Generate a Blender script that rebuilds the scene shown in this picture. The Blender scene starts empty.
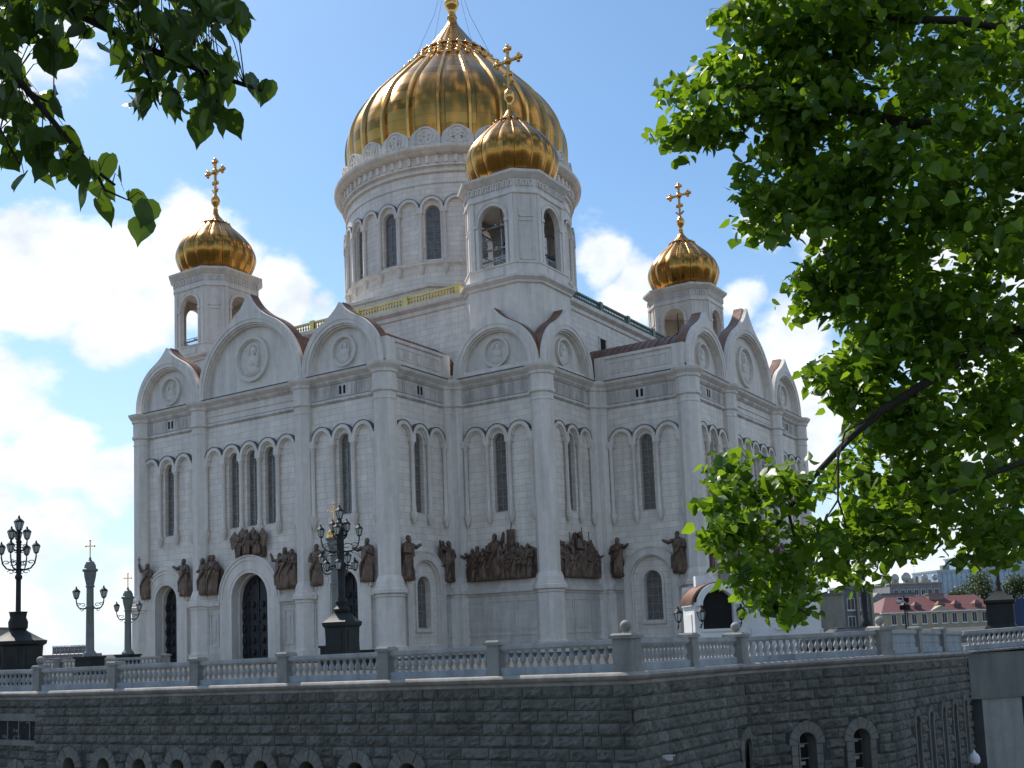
import bpy, math, random
import numpy as np
from mathutils import Vector, Matrix
from mathutils.geometry import tessellate_polygon
random.seed(7); RNG = np.random.default_rng(7)
scene = bpy.context.scene
COL = scene.collection
rad = math.radians; pi = math.pi

# ------------------------------------------------------------------ camera, sky, sun, exposure
CAM = Vector((80.404, -115.858, 1.542))
FW = Vector((-0.53648427, 0.83731348, 0.10531268)); RT = Vector((0.83909457, 0.54256567, -0.03927845)); UP = Vector((0.09002742, -0.06729503, 0.99366314))
FPX = 1072.2
cam = bpy.data.cameras.new('camera'); cam_ob = bpy.data.objects.new('camera', cam); COL.objects.link(cam_ob)
cam.sensor_width = 36; cam.lens = FPX * 36 / 1024; cam.shift_x = 0.0007; cam.shift_y = 139.3 / 1024
cam.clip_start = 0.1; cam.clip_end = 9000
m = Matrix((RT, UP, -FW)).transposed().to_4x4(); m.translation = CAM; cam_ob.matrix_world = m
scene.camera = cam_ob
def at(px, py, D):
    """a place in the world, D metres ahead, found once from the photograph"""
    return CAM + (FW + RT * ((px - 511.3) / FPX) - UP * ((py - 523.3) / FPX)) * D

SUN_AZ, SUN_EL = rad(162), rad(50)
SUN = Vector((math.cos(SUN_AZ) * math.cos(SUN_EL), math.sin(SUN_AZ) * math.cos(SUN_EL), math.sin(SUN_EL)))
sun = bpy.data.lights.new('sun', 'SUN'); sun.energy = 4.2; sun.angle = rad(0.53); sun.color = (1.0, 0.94, 0.85)
sun_ob = bpy.data.objects.new('sun', sun); COL.objects.link(sun_ob)
sun_ob.rotation_euler = (-SUN).to_track_quat('-Z', 'Y').to_euler()

world = bpy.data.worlds.new('World'); scene.world = world; world.use_nodes = True
wt = world.node_tree; wt.nodes.clear()
def wn(t, **k):
    n = wt.nodes.new(t)
    for a, b in k.items(): setattr(n, a, b)
    return n
def wmath(op, a, b=None, clamp=False):
    n = wn('ShaderNodeMath', operation=op, use_clamp=clamp)
    for i, v in enumerate((a, b)):
        if v is None: continue
        if isinstance(v, (int, float)): n.inputs[i].default_value = v
        else: wt.links.new(v, n.inputs[i])
    return n.outputs[0]
sky = wn('ShaderNodeTexSky', sky_type='NISHITA'); sky.sun_disc = False
sky.sun_elevation = SUN_EL; sky.sun_rotation = pi / 2 - SUN_AZ
sky.air_density = 1.0; sky.dust_density = 0.6; sky.ozone_density = 1.4; sky.altitude = 100
tc = wn('ShaderNodeTexCoord'); DIR = tc.outputs['Generated']
def wnoise(scale, detail, rough, off):
    mp = wn('ShaderNodeMapping'); mp.inputs['Location'].default_value = off; mp.inputs['Scale'].default_value = (1, 1, 1.5)
    wt.links.new(DIR, mp.inputs[0])
    n = wn('ShaderNodeTexNoise'); n.inputs['Scale'].default_value = scale; n.inputs['Detail'].default_value = detail; n.inputs['Roughness'].default_value = rough
    wt.links.new(mp.outputs[0], n.inputs['Vector']); return n.outputs['Fac']
# cumulus banks: each a direction in the sky with an angular size (radians)
def direction(px, py): return (at(px, py, 1.0) - CAM).normalized()
BANKS = [(40, 275, .065, 1.), (130, 280, .065, 1.), (215, 275, .06, 1.), (275, 300, .05, 1.), (110, 320, .045, .9), (0, 270, .07, .9), (320, 318, .035, .8), (70, 50, .05, .8), (-60, 60, .09, .8), (185, 240, .045, 1.),
         (10, 400, .055, .85), (50, 450, .055, .8), (115, 480, .04, .7), (20, 540, .06, .6), (100, 590, .06, .55), (-70, 470, .10, .8), (0, 650, .09, .6), (60, 530, .05, .55),
         (770, 225, .040, .6), (825, 232, .040, .75), (745, 300, .03, .7), (790, 335, .05, .85), (830, 390, .06, .8), (800, 450, .05, .8), (870, 560, .09, .65), (960, 540, .12, .65), (600, 262, .03, .75), (640, 290, .035, .7), (620, 305, .03, .7),
         (1100, 350, .2, .8), (1000, 430, .12, .8)]
field = None
for px, py, r, sg in BANKS:
    d = direction(px, py)
    vd = wn('ShaderNodeVectorMath', operation='DISTANCE'); wt.links.new(DIR, vd.inputs[0]); vd.inputs[1].default_value = d
    mr = wn('ShaderNodeMapRange', interpolation_type='SMOOTHSTEP'); wt.links.new(vd.outputs['Value'], mr.inputs[0])
    mr.inputs[1].default_value = r * 1.35; mr.inputs[2].default_value = r * 0.25; mr.inputs[3].default_value = 0; mr.inputs[4].default_value = sg
    field = mr.outputs[0] if field is None else wmath('MAXIMUM', field, mr.outputs[0])
# far from the framed part of the sky the clouds are scattered freely
vd = wn('ShaderNodeVectorMath', operation='DISTANCE'); wt.links.new(DIR, vd.inputs[0]); vd.inputs[1].default_value = direction(450, 250)
mr = wn('ShaderNodeMapRange', interpolation_type='SMOOTHSTEP'); wt.links.new(vd.outputs['Value'], mr.inputs[0])
mr.inputs[1].default_value = .62; mr.inputs[2].default_value = .95; mr.inputs[3].default_value = 0; mr.inputs[4].default_value = 1
free = wmath('MULTIPLY', mr.outputs[0], wmath('MULTIPLY', wmath('SUBTRACT', wnoise(2.6, 3, .5, (3, 1, 2)), .44), 4.0, True))
field = wmath('MAXIMUM', field, free)
puff = wmath('ADD', wmath('MULTIPLY', wmath('SUBTRACT', wnoise(13, 9, .56, (1.3, .2, .7)), .5), 2.3), wmath('MULTIPLY', field, 1.35))
mr = wn('ShaderNodeMapRange', interpolation_type='SMOOTHSTEP'); wt.links.new(puff, mr.inputs[0]); mr.inputs[1].default_value = .40; mr.inputs[2].default_value = .92
cover = wmath('MULTIPLY', mr.outputs[0], .93)
shade = wmath('ADD', wmath('MULTIPLY', wnoise(15, 8, .6, (5, 2, 1)), 1.0), .48)
cl = wn('ShaderNodeVectorMath', operation='SCALE'); cl.inputs[0].default_value = (7.3, 7.6, 8.0); wt.links.new(shade, cl.inputs['Scale'])
mix = wn('ShaderNodeMix', data_type='RGBA'); wt.links.new(cover, mix.inputs[0])
tint = wn('ShaderNodeMix', data_type='RGBA', blend_type='MULTIPLY'); tint.inputs[0].default_value = 1; wt.links.new(sky.outputs[0], tint.inputs[6]); tint.inputs[7].default_value = (.86, 1.06, 1.14, 1)
sepd = wn('ShaderNodeSeparateXYZ'); wt.links.new(DIR, sepd.inputs[0])
hz = wn('ShaderNodeMapRange', interpolation_type='SMOOTHSTEP'); wt.links.new(sepd.outputs[2], hz.inputs[0]); hz.inputs[1].default_value = .42; hz.inputs[2].default_value = -.05; hz.inputs[3].default_value = 0; hz.inputs[4].default_value = .72
hm = wn('ShaderNodeMix', data_type='RGBA'); wt.links.new(hz.outputs[0], hm.inputs[0]); wt.links.new(tint.outputs[2], hm.inputs[6]); hm.inputs[7].default_value = (5.0, 6.0, 7.3, 1)
wt.links.new(hm.outputs[2], mix.inputs[6]); wt.links.new(cl.outputs[0], mix.inputs[7])
bg = wn('ShaderNodeBackground'); bg.inputs[1].default_value = 0.105; wt.links.new(mix.outputs[2], bg.inputs[0])
wo = wn('ShaderNodeOutputWorld'); wt.links.new(bg.outputs[0], wo.inputs[0])
vs = scene.view_settings; vs.view_transform = 'Standard'; vs.look = 'None'; vs.gamma = 1; vs.use_curve_mapping = False; vs.exposure = 0.47

# ------------------------------------------------------------------ materials
MATS = {}
def mat(name, col, rough=.7, metal=0.0, var=.12, scale=1.5, bump=0.0, bscale=20, spec=.4, stain=0.0, brick=None, island=0.0, dirt=None):
    mt = bpy.data.materials.new(name); mt.use_nodes = True; nt = mt.node_tree; b = nt.nodes['Principled BSDF']; L = nt.links.new
    b.inputs['Roughness'].default_value = rough; b.inputs['Metallic'].default_value = metal; b.inputs['Specular IOR Level'].default_value = spec
    N = nt.nodes.new; geo = N('ShaderNodeNewGeometry'); pos = geo.outputs['Position']
    def noise(s, d=5, r=.6, sc=(1, 1, 1)):
        mp = N('ShaderNodeMapping'); mp.inputs['Scale'].default_value = sc; L(pos, mp.inputs[0])
        n = N('ShaderNodeTexNoise'); n.inputs['Scale'].default_value = s; n.inputs['Detail'].default_value = d; n.inputs['Roughness'].default_value = r; L(mp.outputs[0], n.inputs['Vector']); return n.outputs['Fac']
    def mulcol(c, fac_out, lo, hi, a=.3, bb=.7):
        mr = N('ShaderNodeMapRange'); L(fac_out, mr.inputs[0]); mr.inputs[1].default_value = a; mr.inputs[2].default_value = bb; mr.inputs[3].default_value = lo; mr.inputs[4].default_value = hi
        v = N('ShaderNodeVectorMath'); v.operation = 'SCALE'; L(c, v.inputs[0]); L(mr.outputs[0], v.inputs['Scale']); return v.outputs[0]
    rgb = N('ShaderNodeRGB'); rgb.outputs[0].default_value = (*col, 1); c = rgb.outputs[0]
    height = None
    c = mulcol(c, noise(scale), 1 - var, 1 + var)
    if stain:   # rain streaks: stretched in z
        c = mulcol(c, noise(.9, 6, .65, (1, 1, .12)), 1 - stain, 1 + stain * .25, .35, .6)
    if island:
        c = mulcol(c, geo.outputs['Random Per Island'], 1 - island, 1 + island, 0, 1)
    if brick:   # (width, height, mortar darkening, tone variation): runs along the wall, whichever way it faces
        bw, bh, md, tv = brick
        sp = N('ShaderNodeSeparateXYZ'); L(pos, sp.inputs[0]); sn = N('ShaderNodeSeparateXYZ'); L(geo.outputs['True Normal'], sn.inputs[0])
        ab = N('ShaderNodeMath'); ab.operation = 'ABSOLUTE'; L(sn.outputs[0], ab.inputs[0]); gt = N('ShaderNodeMath'); gt.operation = 'GREATER_THAN'; L(ab.outputs[0], gt.inputs[0]); gt.inputs[1].default_value = .6
        mx = N('ShaderNodeMix'); mx.data_type = 'FLOAT'; L(gt.outputs[0], mx.inputs[0]); L(sp.outputs[0], mx.inputs[2]); L(sp.outputs[1], mx.inputs[3])
        cb = N('ShaderNodeCombineXYZ'); L(mx.outputs[0], cb.inputs[0]); L(sp.outputs[2], cb.inputs[1])
        bt = N('ShaderNodeTexBrick'); L(cb.outputs[0], bt.inputs['Vector']); bt.inputs['Scale'].default_value = 1; bt.inputs['Brick Width'].default_value = bw; bt.inputs['Row Height'].default_value = bh
        bt.inputs['Mortar Size'].default_value = .035; bt.inputs['Mortar Smooth'].default_value = .3
        bt.inputs['Color1'].default_value = (1 - tv,) * 3 + (1,); bt.inputs['Color2'].default_value = (1 + tv,) * 3 + (1,); bt.inputs['Mortar'].default_value = (md,) * 3 + (1,)
        vm = N('ShaderNodeVectorMath'); vm.operation = 'MULTIPLY'; L(c, vm.inputs[0]); L(bt.outputs['Color'], vm.inputs[1]); c = vm.outputs[0]
    if dirt:    # darker weathered blotches of another colour
        mr = N('ShaderNodeMapRange'); L(noise(dirt[1], 8, .7), mr.inputs[0]); mr.inputs[1].default_value = .52; mr.inputs[2].default_value = .7; mr.inputs[4].default_value = dirt[2]
        mx = N('ShaderNodeMix'); mx.data_type = 'RGBA'; L(mr.outputs[0], mx.inputs[0]); L(c, mx.inputs[6]); mx.inputs[7].default_value = (*dirt[0], 1); c = mx.outputs[2]
    L(c, b.inputs['Base Color'])
    if bump:
        bp = N('ShaderNodeBump'); bp.inputs['Strength'].default_value = 1; bp.inputs['Distance'].default_value = bump; L(noise(bscale, 8, .65), bp.inputs['Height']); L(bp.outputs[0], b.inputs['Normal'])
    MATS[name] = mt; return mt
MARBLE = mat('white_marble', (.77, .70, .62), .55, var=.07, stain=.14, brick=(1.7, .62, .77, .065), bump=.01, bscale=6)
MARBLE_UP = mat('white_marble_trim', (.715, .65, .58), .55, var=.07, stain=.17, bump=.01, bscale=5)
MARBLE_GREY = mat('greyer_streaked_marble', (.60, .55, .50), .65, var=.12, scale=1.2, stain=.4, bump=.01, bscale=6)  # greyer, more streaked marble for frieze, string course and cornice underside
MARBLE_LOW = mat('grey_marble_plinth', (.60, .55, .495), .5, var=.08, stain=.2, brick=(2.2, 1.05, .9, .06), bump=.008, bscale=5)
LEAD = mat('dark_lead_flashing', (.10, .10, .11), .6, var=.2)
COPPER = mat('brown_copper_sheet', (.17, .088, .06), .48, metal=.35, var=.35, scale=.9, bump=.03, bscale=2, island=.12)
BRONZE = mat('brown_bronze', (.15, .10, .072), .42, metal=.4, var=.35, scale=2.0, bump=.05, bscale=4, dirt=((.03, .022, .02), 1.4, .7))
DOORM = mat('dark_bronze_door', (.022, .022, .026), .45, metal=.2, var=.3)
GOLD = mat('gilded_metal', (.54, .30, .075), .19, metal=1, var=.28, scale=.55, bump=.015, bscale=1.2, island=.0, dirt=((.30, .16, .05), .6, .6))
def gold_panels(name, n, row):
    mt = GOLD.copy(); mt.name = name; nt = mt.node_tree; N = nt.nodes.new; L = nt.links.new; b = nt.nodes['Principled BSDF']
    for l in list(b.inputs['Base Color'].links): nt.links.remove(l)
    t = N('ShaderNodeTexCoord'); sp = N('ShaderNodeSeparateXYZ'); L(t.outputs['Object'], sp.inputs[0])
    at2 = N('ShaderNodeMath'); at2.operation = 'ARCTAN2'; L(sp.outputs[1], at2.inputs[0]); L(sp.outputs[0], at2.inputs[1])
    mu = N('ShaderNodeMath'); mu.operation = 'MULTIPLY'; L(at2.outputs[0], mu.inputs[0]); mu.inputs[1].default_value = n / (2 * pi)
    cb = N('ShaderNodeCombineXYZ'); L(mu.outputs[0], cb.inputs[0]); L(sp.outputs[2], cb.inputs[1])
    bt = N('ShaderNodeTexBrick'); bt.offset = 0; L(cb.outputs[0], bt.inputs['Vector']); bt.inputs['Scale'].default_value = 1; bt.inputs['Brick Width'].default_value = 1; bt.inputs['Row Height'].default_value = row; bt.inputs['Mortar Size'].default_value = .018
    bt.inputs['Color1'].default_value = (.37, .18, .042, 1); bt.inputs['Color2'].default_value = (.58, .305, .075, 1); bt.inputs['Mortar'].default_value = (.26, .14, .04, 1); bt.inputs['Bias'].default_value = -.1
    L(bt.outputs['Color'], b.inputs['Base Color']); sx = N('ShaderNodeSeparateColor'); L(bt.outputs['Color'], sx.inputs[0])
    mr = N('ShaderNodeMapRange'); L(sx.outputs[0], mr.inputs[0]); mr.inputs[1].default_value = .38; mr.inputs[2].default_value = .62; mr.inputs[3].default_value = .2; mr.inputs[4].default_value = .36; L(mr.outputs[0], b.inputs['Roughness'])
    return mt
GOLD_BIG = gold_panels('gilded_panels_large', 24, 1.35); GOLD_SMALL = gold_panels('gilded_panels_small', 16, .95)
GOLD_RIB = mat('gilded_rib', (.70, .39, .115), .24, metal=1, var=.12, scale=1)
GILT = mat('gilded_bronze_balusters', (.62, .46, .17), .36, metal=.95, var=.2, scale=.8)
GILT_SKY = mat('sky_tinted_gilt_rail', (.16, .20, .17), .5, metal=.4, var=.2, scale=.8)  # gilded gallery rail with its green-grey sky reflection painted into the colour
GLASS = mat('old_window_glass', (.14, .135, .125), .12, var=.4, scale=2.5, spec=.6)
FRAME = mat('brown_window_bars', (.30, .27, .24), .5, var=.2)
DARK = mat('dark_interior', (.015, .015, .016), .9, var=.1)
IRON = mat('black_cast_iron', (.018, .021, .020), .62, var=.3, spec=.3)
IRON_GREY = mat('grey_green_cast_iron', (.15, .162, .15), .55, var=.2, spec=.4)
LAMPG = mat('frosted_lamp_glass', (.45, .47, .45), .25, var=.1)
STEEL = mat('galvanised_steel', (.35, .36, .37), .4, metal=.6, var=.15)
GRANITE = mat('rough_grey_granite', (.15, .148, .128), .85, var=.28, scale=5, bump=.06, bscale=9, island=.15, dirt=((.06, .062, .055), .5, .6), stain=.3)
GRAN_DARK = mat('granite_joints', (.05, .055, .053), .9, var=.2)
GRAN_TRIM = mat('dressed_grey_granite', (.175, .172, .15), .75, var=.2, scale=2.5, bump=.02, bscale=12, stain=.25)
LEDGE = mat('pale_granite_ledge', (.30, .28, .255), .7, var=.2, scale=2, stain=.3, bump=.01, bscale=14)
BALU = mat('grey_white_balusters', (.33, .335, .33), .6, var=.14, scale=2, stain=.25)
POSTM = mat('grey_green_granite_post', (.25, .243, .222), .7, var=.16, scale=2.5, stain=.25, bump=.01, bscale=16)
BALUBASE = mat('blue_grey_base_blocks', (.30, .335, .36), .65, var=.12, scale=1.2, stain=.3)
CONC = mat('smooth_grey_concrete', (.175, .185, .165), .8, var=.12, scale=.8, stain=.2)
CONC_PALE = mat('pale_concrete_pier', (.30, .30, .275), .75, var=.1, stain=.2)
ASPHALT = mat('asphalt', (.05, .05, .052), .9, var=.2, scale=3, bump=.01, bscale=60)
PAVING = mat('granite_paving', (.085, .083, .08), .95, var=.15, scale=.5, spec=.03)
GRASS = mat('rough_grass', (.05, .075, .025), .9, var=.4, scale=2, bump=.08, bscale=8)
BARK = mat('lime_bark', (.035, .028, .022), .9, var=.35, scale=6, bump=.02, bscale=30)
MEDAL = mat('creamy_relief_marble', (.66, .61, .54), .6, var=.08, bump=.02, bscale=5)
WHITE = mat('white_render', (.72, .72, .71), .7, var=.06, stain=.06)

def leaf_mat(name, c1, c2, trans):
    mt = bpy.data.materials.new(name); mt.use_nodes = True; nt = mt.node_tree; N = nt.nodes.new; L = nt.links.new
    b = nt.nodes['Principled BSDF']; out = nt.nodes['Material Output']; geo = N('ShaderNodeNewGeometry')
    mx = N('ShaderNodeMix'); mx.data_type = 'RGBA'; L(geo.outputs['Random Per Island'], mx.inputs[0]); mx.inputs[6].default_value = (*c1, 1); mx.inputs[7].default_value = (*c2, 1)
    L(mx.outputs[2], b.inputs['Base Color']); b.inputs['Roughness'].default_value = .4; b.inputs['Specular IOR Level'].default_value = .36
    tr = N('ShaderNodeBsdfTranslucent'); hs = N('ShaderNodeMix'); hs.data_type = 'RGBA'; hs.blend_type = 'MULTIPLY'; hs.inputs[0].default_value = 1; L(mx.outputs[2], hs.inputs[6]); hs.inputs[7].default_value = (2.6, 2.4, .8, 1)
    L(hs.outputs[2], tr.inputs[0]); ms = N('ShaderNodeMixShader'); ms.inputs[0].default_value = trans; L(b.outputs[0], ms.inputs[1]); L(tr.outputs[0], ms.inputs[2]); L(ms.outputs[0], out.inputs[0]); return mt
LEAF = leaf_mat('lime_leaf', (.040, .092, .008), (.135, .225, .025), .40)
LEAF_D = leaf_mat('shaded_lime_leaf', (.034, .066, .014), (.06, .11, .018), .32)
FARLEAF = leaf_mat('far_leaf', (.040, .060, .022), (.065, .09, .03), .15)

# ------------------------------------------------------------------ mesh helpers
class MB:
    def __init__(s): s.v = []; s.f = []; s.m = []; s.cur = 0
    def add(s, vs, fs):
        o = len(s.v); s.v += [tuple(v) for v in vs]; s.f += [tuple(o + i for i in f) for f in fs]; s.m += [s.cur] * len(fs); return s
    def box(s, c, d, rz=0, taper=1.0):
        x, y, z = (k / 2 for k in d); q = []
        for sz, t in ((-z, 1), (z, taper)):
            for sx, sy in ((-x, -y), (x, -y), (x, y), (-x, y)):
                a, b = sx * t, sy * t; q.append((c[0] + a * math.cos(rz) - b * math.sin(rz), c[1] + a * math.sin(rz) + b * math.cos(rz), c[2] + sz))
        return s.add(q, [(3, 2, 1, 0), (4, 5, 6, 7), (0, 1, 5, 4), (1, 2, 6, 5), (2, 3, 7, 6), (3, 0, 4, 7)])
    def lathe(s, x, y, prof, n=16, rot=0, caps=True, fn=None, sx=1, sy=1):
        q = []
        for r, z in prof:
            for i in range(n):
                a = rot + 2 * pi * i / n; k = fn(a, z) if fn else 1
                q.append((x + r * k * sx * math.cos(a), y + r * k * sy * math.sin(a), z))
        f = [(j * n + i, j * n + (i + 1) % n, (j + 1) * n + (i + 1) % n, (j + 1) * n + i) for j in range(len(prof) - 1) for i in range(n)]
        if caps: f += [tuple(reversed(range(n))), tuple((len(prof) - 1) * n + i for i in range(n))]
        return s.add(q, f)
    def ball(s, c, r, n=10, k=7, sc=(1, 1, 1)):
        return s.add([(c[0] + r * sc[0] * math.sin(pi * max(.001, min(.999, j / k))) * math.cos(2 * pi * i / n), c[1] + r * sc[1] * math.sin(pi * max(.001, min(.999, j / k))) * math.sin(2 * pi * i / n), c[2] - r * sc[2] * math.cos(pi * j / k)) for j in range(k + 1) for i in range(n)],
                     [(j * n + i, j * n + (i + 1) % n, (j + 1) * n + (i + 1) % n, (j + 1) * n + i) for j in range(k) for i in range(n)])
    def tube(s, pts, rs, n=6):
        pts = [Vector(p) for p in pts]
        if not hasattr(rs, '__len__'): rs = [rs] * len(pts)
        q = []; ref = None
        for i, p in enumerate(pts):
            t = (pts[min(i + 1, len(pts) - 1)] - pts[max(i - 1, 0)]).normalized()
            if ref is None: ref = Vector((0, 0, 1)) if abs(t.z) < .9 else Vector((1, 0, 0))
            a = t.cross(ref).normalized(); ref = a.cross(t).normalized()
            for k in range(n):
                w = 2 * pi * k / n; q.append(p + (a * math.cos(w) + ref * math.sin(w)) * rs[i])
        L_ = len(pts)
        return s.add(q, [(j * n + i, j * n + (i + 1) % n, (j + 1) * n + (i + 1) % n, (j + 1) * n + i) for j in range(L_ - 1) for i in range(n)] + [tuple(reversed(range(n))), tuple((L_ - 1) * n + i for i in range(n))])
    def strip(s, A, B, closed=False):
        n = len(A); k = n if closed else n - 1
        return s.add(list(A) + list(B), [(i, (i + 1) % n, n + (i + 1) % n, n + i) for i in range(k)])
    def poly(s, loops):
        """flat face with holes (first loop outside), the winding of the first loop gives the side it faces"""
        flat = [Vector(p) for l in loops for p in l]; tris = tessellate_polygon([[Vector(p) for p in l] for l in loops])
        l0 = loops[0]; n0 = Vector((0, 0, 0))
        for i in range(len(l0)):
            a, b = Vector(l0[i]), Vector(l0[(i + 1) % len(l0)]); n0 += a.cross(b)
        fs = []
        for t in tris:
            a, b, c = (flat[i] for i in t)
            fs.append(tuple(t) if (b - a).cross(c - a).dot(n0) > 0 else tuple(reversed(t)))
        return s.add(flat, fs)
    def build(s, name, mats, parent=None, smooth=False, angle=None):
        me = bpy.data.meshes.new(name); me.from_pydata(s.v, [], s.f)
        for mm in (mats if isinstance(mats, (list, tuple)) else [mats]): me.materials.append(mm)
        me.polygons.foreach_set('material_index', s.m)
        if smooth: me.polygons.foreach_set('use_smooth', [True] * len(s.f))
        me.update()
        if smooth and angle: me.set_sharp_from_angle(angle=rad(angle))
        o = bpy.data.objects.new(name, me); COL.objects.link(o)
        if parent is not None: o.parent = parent
        return o
def thing(name, label, cat, group=None, loc=(0, 0, 0), rz=0):
    o = bpy.data.objects.new(name, None); COL.objects.link(o); o.location = loc; o.rotation_euler = (0, 0, rz); o.empty_display_size = .5
    return tag(o, label, cat, group)
def tag(o, label, cat, group=None):
    o['label'] = label; o['category'] = cat
    if group: o['group'] = group
    return o
def structure(o): o['kind'] = 'structure'; return o
def copy_tree(o, parent=None):
    c = o.copy(); COL.objects.link(c)
    if parent is not None: c.parent = parent
    for ch in list(o.children): copy_tree(ch, c)
    return c
class Fr:
    """a wall plane: u along it, z up, o outwards"""
    def __init__(s, ox, oy, U, n): s.o = Vector((ox, oy, 0)); s.U = Vector((*U, 0)); s.n = Vector((*n, 0))
    def P(s, u, z, o=0): return s.o + s.U * u + s.n * o + Vector((0, 0, z))
def fbox(mb, fr, u0, u1, z0, z1, o0, o1):
    P = fr.P
    return mb.add([P(u0, z0, o1), P(u1, z0, o1), P(u1, z1, o1), P(u0, z1, o1), P(u0, z0, o0), P(u1, z0, o0), P(u1, z1, o0), P(u0, z1, o0)],
                  [(0, 1, 2, 3), (5, 4, 7, 6), (4, 0, 3, 7), (1, 5, 6, 2), (3, 2, 6, 7), (4, 5, 1, 0)])
def arch_pts(cu, z0, hw, zs, n=14): return [(cu - hw, z0), (cu + hw, z0)] + [(cu + hw * math.cos(pi * i / n), zs + hw * math.sin(pi * i / n)) for i in range(n + 1)]
def panel(mb, fr, outline, holes=(), o=0.0, depth=.5):
    mb.poly([[fr.P(u, z, o) for u, z in outline]] + [[fr.P(u, z, o) for u, z in h] for h in holes])
    for h in holes: mb.strip([fr.P(u, z, o) for u, z in h], [fr.P(u, z, o - depth) for u, z in h], True)
def ring(mb, fr, cu, zs, ri, ro, o0, o1, leg=None, n=20, a0=0, a1=pi):
    A = [(cu + ri * math.cos(a0 + (a1 - a0) * i / n), zs + ri * math.sin(a0 + (a1 - a0) * i / n)) for i in range(n + 1)]
    B = [(cu + ro * math.cos(a0 + (a1 - a0) * i / n), zs + ro * math.sin(a0 + (a1 - a0) * i / n)) for i in range(n + 1)]
    if leg is not None: A = [(cu + ri, leg)] + A + [(cu - ri, leg)]; B = [(cu + ro, leg)] + B + [(cu - ro, leg)]
    Q = lambda L_, o: [fr.P(u, z, o) for u, z in L_]
    mb.strip(Q(A, o1), Q(B, o1)); mb.strip(Q(B, o1), Q(B, o0)); mb.strip(Q(A, o0), Q(A, o1))
def sweep(mb, pts, prof, closed=True):
    """a moulding: profile (outward, z) along a plan path, outward on the right-hand side"""
    n = len(pts); rows = []
    for i in range(n):
        p = Vector((*pts[i], 0)); a = Vector((*pts[(i - 1) % n], 0)); b = Vector((*pts[(i + 1) % n], 0))
        d1 = (p - a).normalized() if closed or i > 0 else (b - p).normalized(); d2 = (b - p).normalized() if closed or i < n - 1 else d1
        n1 = Vector((d1.y, -d1.x, 0)); n2 = Vector((d2.y, -d2.x, 0)); mm = (n1 + n2) / (1 + n1.dot(n2))
        rows.append([p + mm * o + Vector((0, 0, z)) for o, z in prof])
    for i in range(n if closed else n - 1): mb.strip(rows[(i + 1) % n], rows[i])

# ------------------------------------------------------------------ the setting: plaza, lower road, near bank
EDGE = [(-60, -82.8, -.30), (31.0, -82.8, -.24), (31.0, -83.25, -.22), (64.0, -83.25, .24), (64.0, -73.0, .07), (68.2, -66.2, .10), (68.55, -50.3, -.27), (86.0, -31.0, -.05), (140, 28, 0)]
mb = MB(); A = [Vector(p) for p in EDGE]
B = []
for i, (x, y, z) in enumerate(EDGE):
    B.append(Vector((x - 4.5 if i > 2 else x, y + 4.5, 0)))
ins = [Vector((x - (.12 if i > 3 else 0), y + .12, z + .03)) for i, (x, y, z) in enumerate(EDGE)]
mb.strip(ins, B)
mb.poly([[(b.x, b.y, 0) for b in B] + [(140, 1500, 0), (-700, 1500, 0), (-700, -78.3, 0)]])
structure(mb.build('plaza', PAVING))
mb = MB(); mb.poly([[(-2500, -2500, -8), (2500, -2500, -8), (2500, 2500, -8), (-2500, 2500, -8)]]); structure(mb.build('lower_road', ASPHALT))
# the bank the photographer stands on
def bank(nm, z):
    c = CAM; f2 = Vector((FW.x, FW.y, 0)).normalized(); r2 = Vector((f2.y, -f2.x, 0))
    q = [(c + f2 * a + r2 * b) for a, b in ((9.3, -30), (9.3, 45), (-60, 45), (-60, -30))]
    mb = MB(); top = [(p.x, p.y, z) for p in q]; bot = [(p.x, p.y, -8.2) for p in q]; top = list(reversed(top)); bot = list(reversed(bot))
    mb.poly([top]); mb.strip(bot, top, True); return mb.build(nm, GRASS)
structure(bank('near_bank', -.1))

# ------------------------------------------------------------------ the cathedral
CA = thing('cathedral', 'huge white marble cathedral with gilded onion domes, bronze reliefs and rounded gables', 'cathedral')
R, HA, HB, CB = 39.0, 17.65, 7.43, 28.5
quarter = [(HA, -R), (HA, -CB), (CB, -CB), (CB, -HA), (R, -HA)]
def rot4(pts):
    out = []
    for k in range(4):
        c, s_ = [(1, 0), (0, 1), (-1, 0), (0, -1)][k]
        out += [(x * c - y * s_, x * s_ + y * c) for x, y in pts]
    return out
PER = rot4(quarter)
PER[-2 if False else PER.index((-HA, -R))] = (-HA + .75, -R); PER[PER.index((-HA, -CB))] = (-HA + .75, -CB); PER[PER.index((R, HA))] = (R, HA - .75); PER[PER.index((CB, HA))] = (CB, HA - .75)
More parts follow.
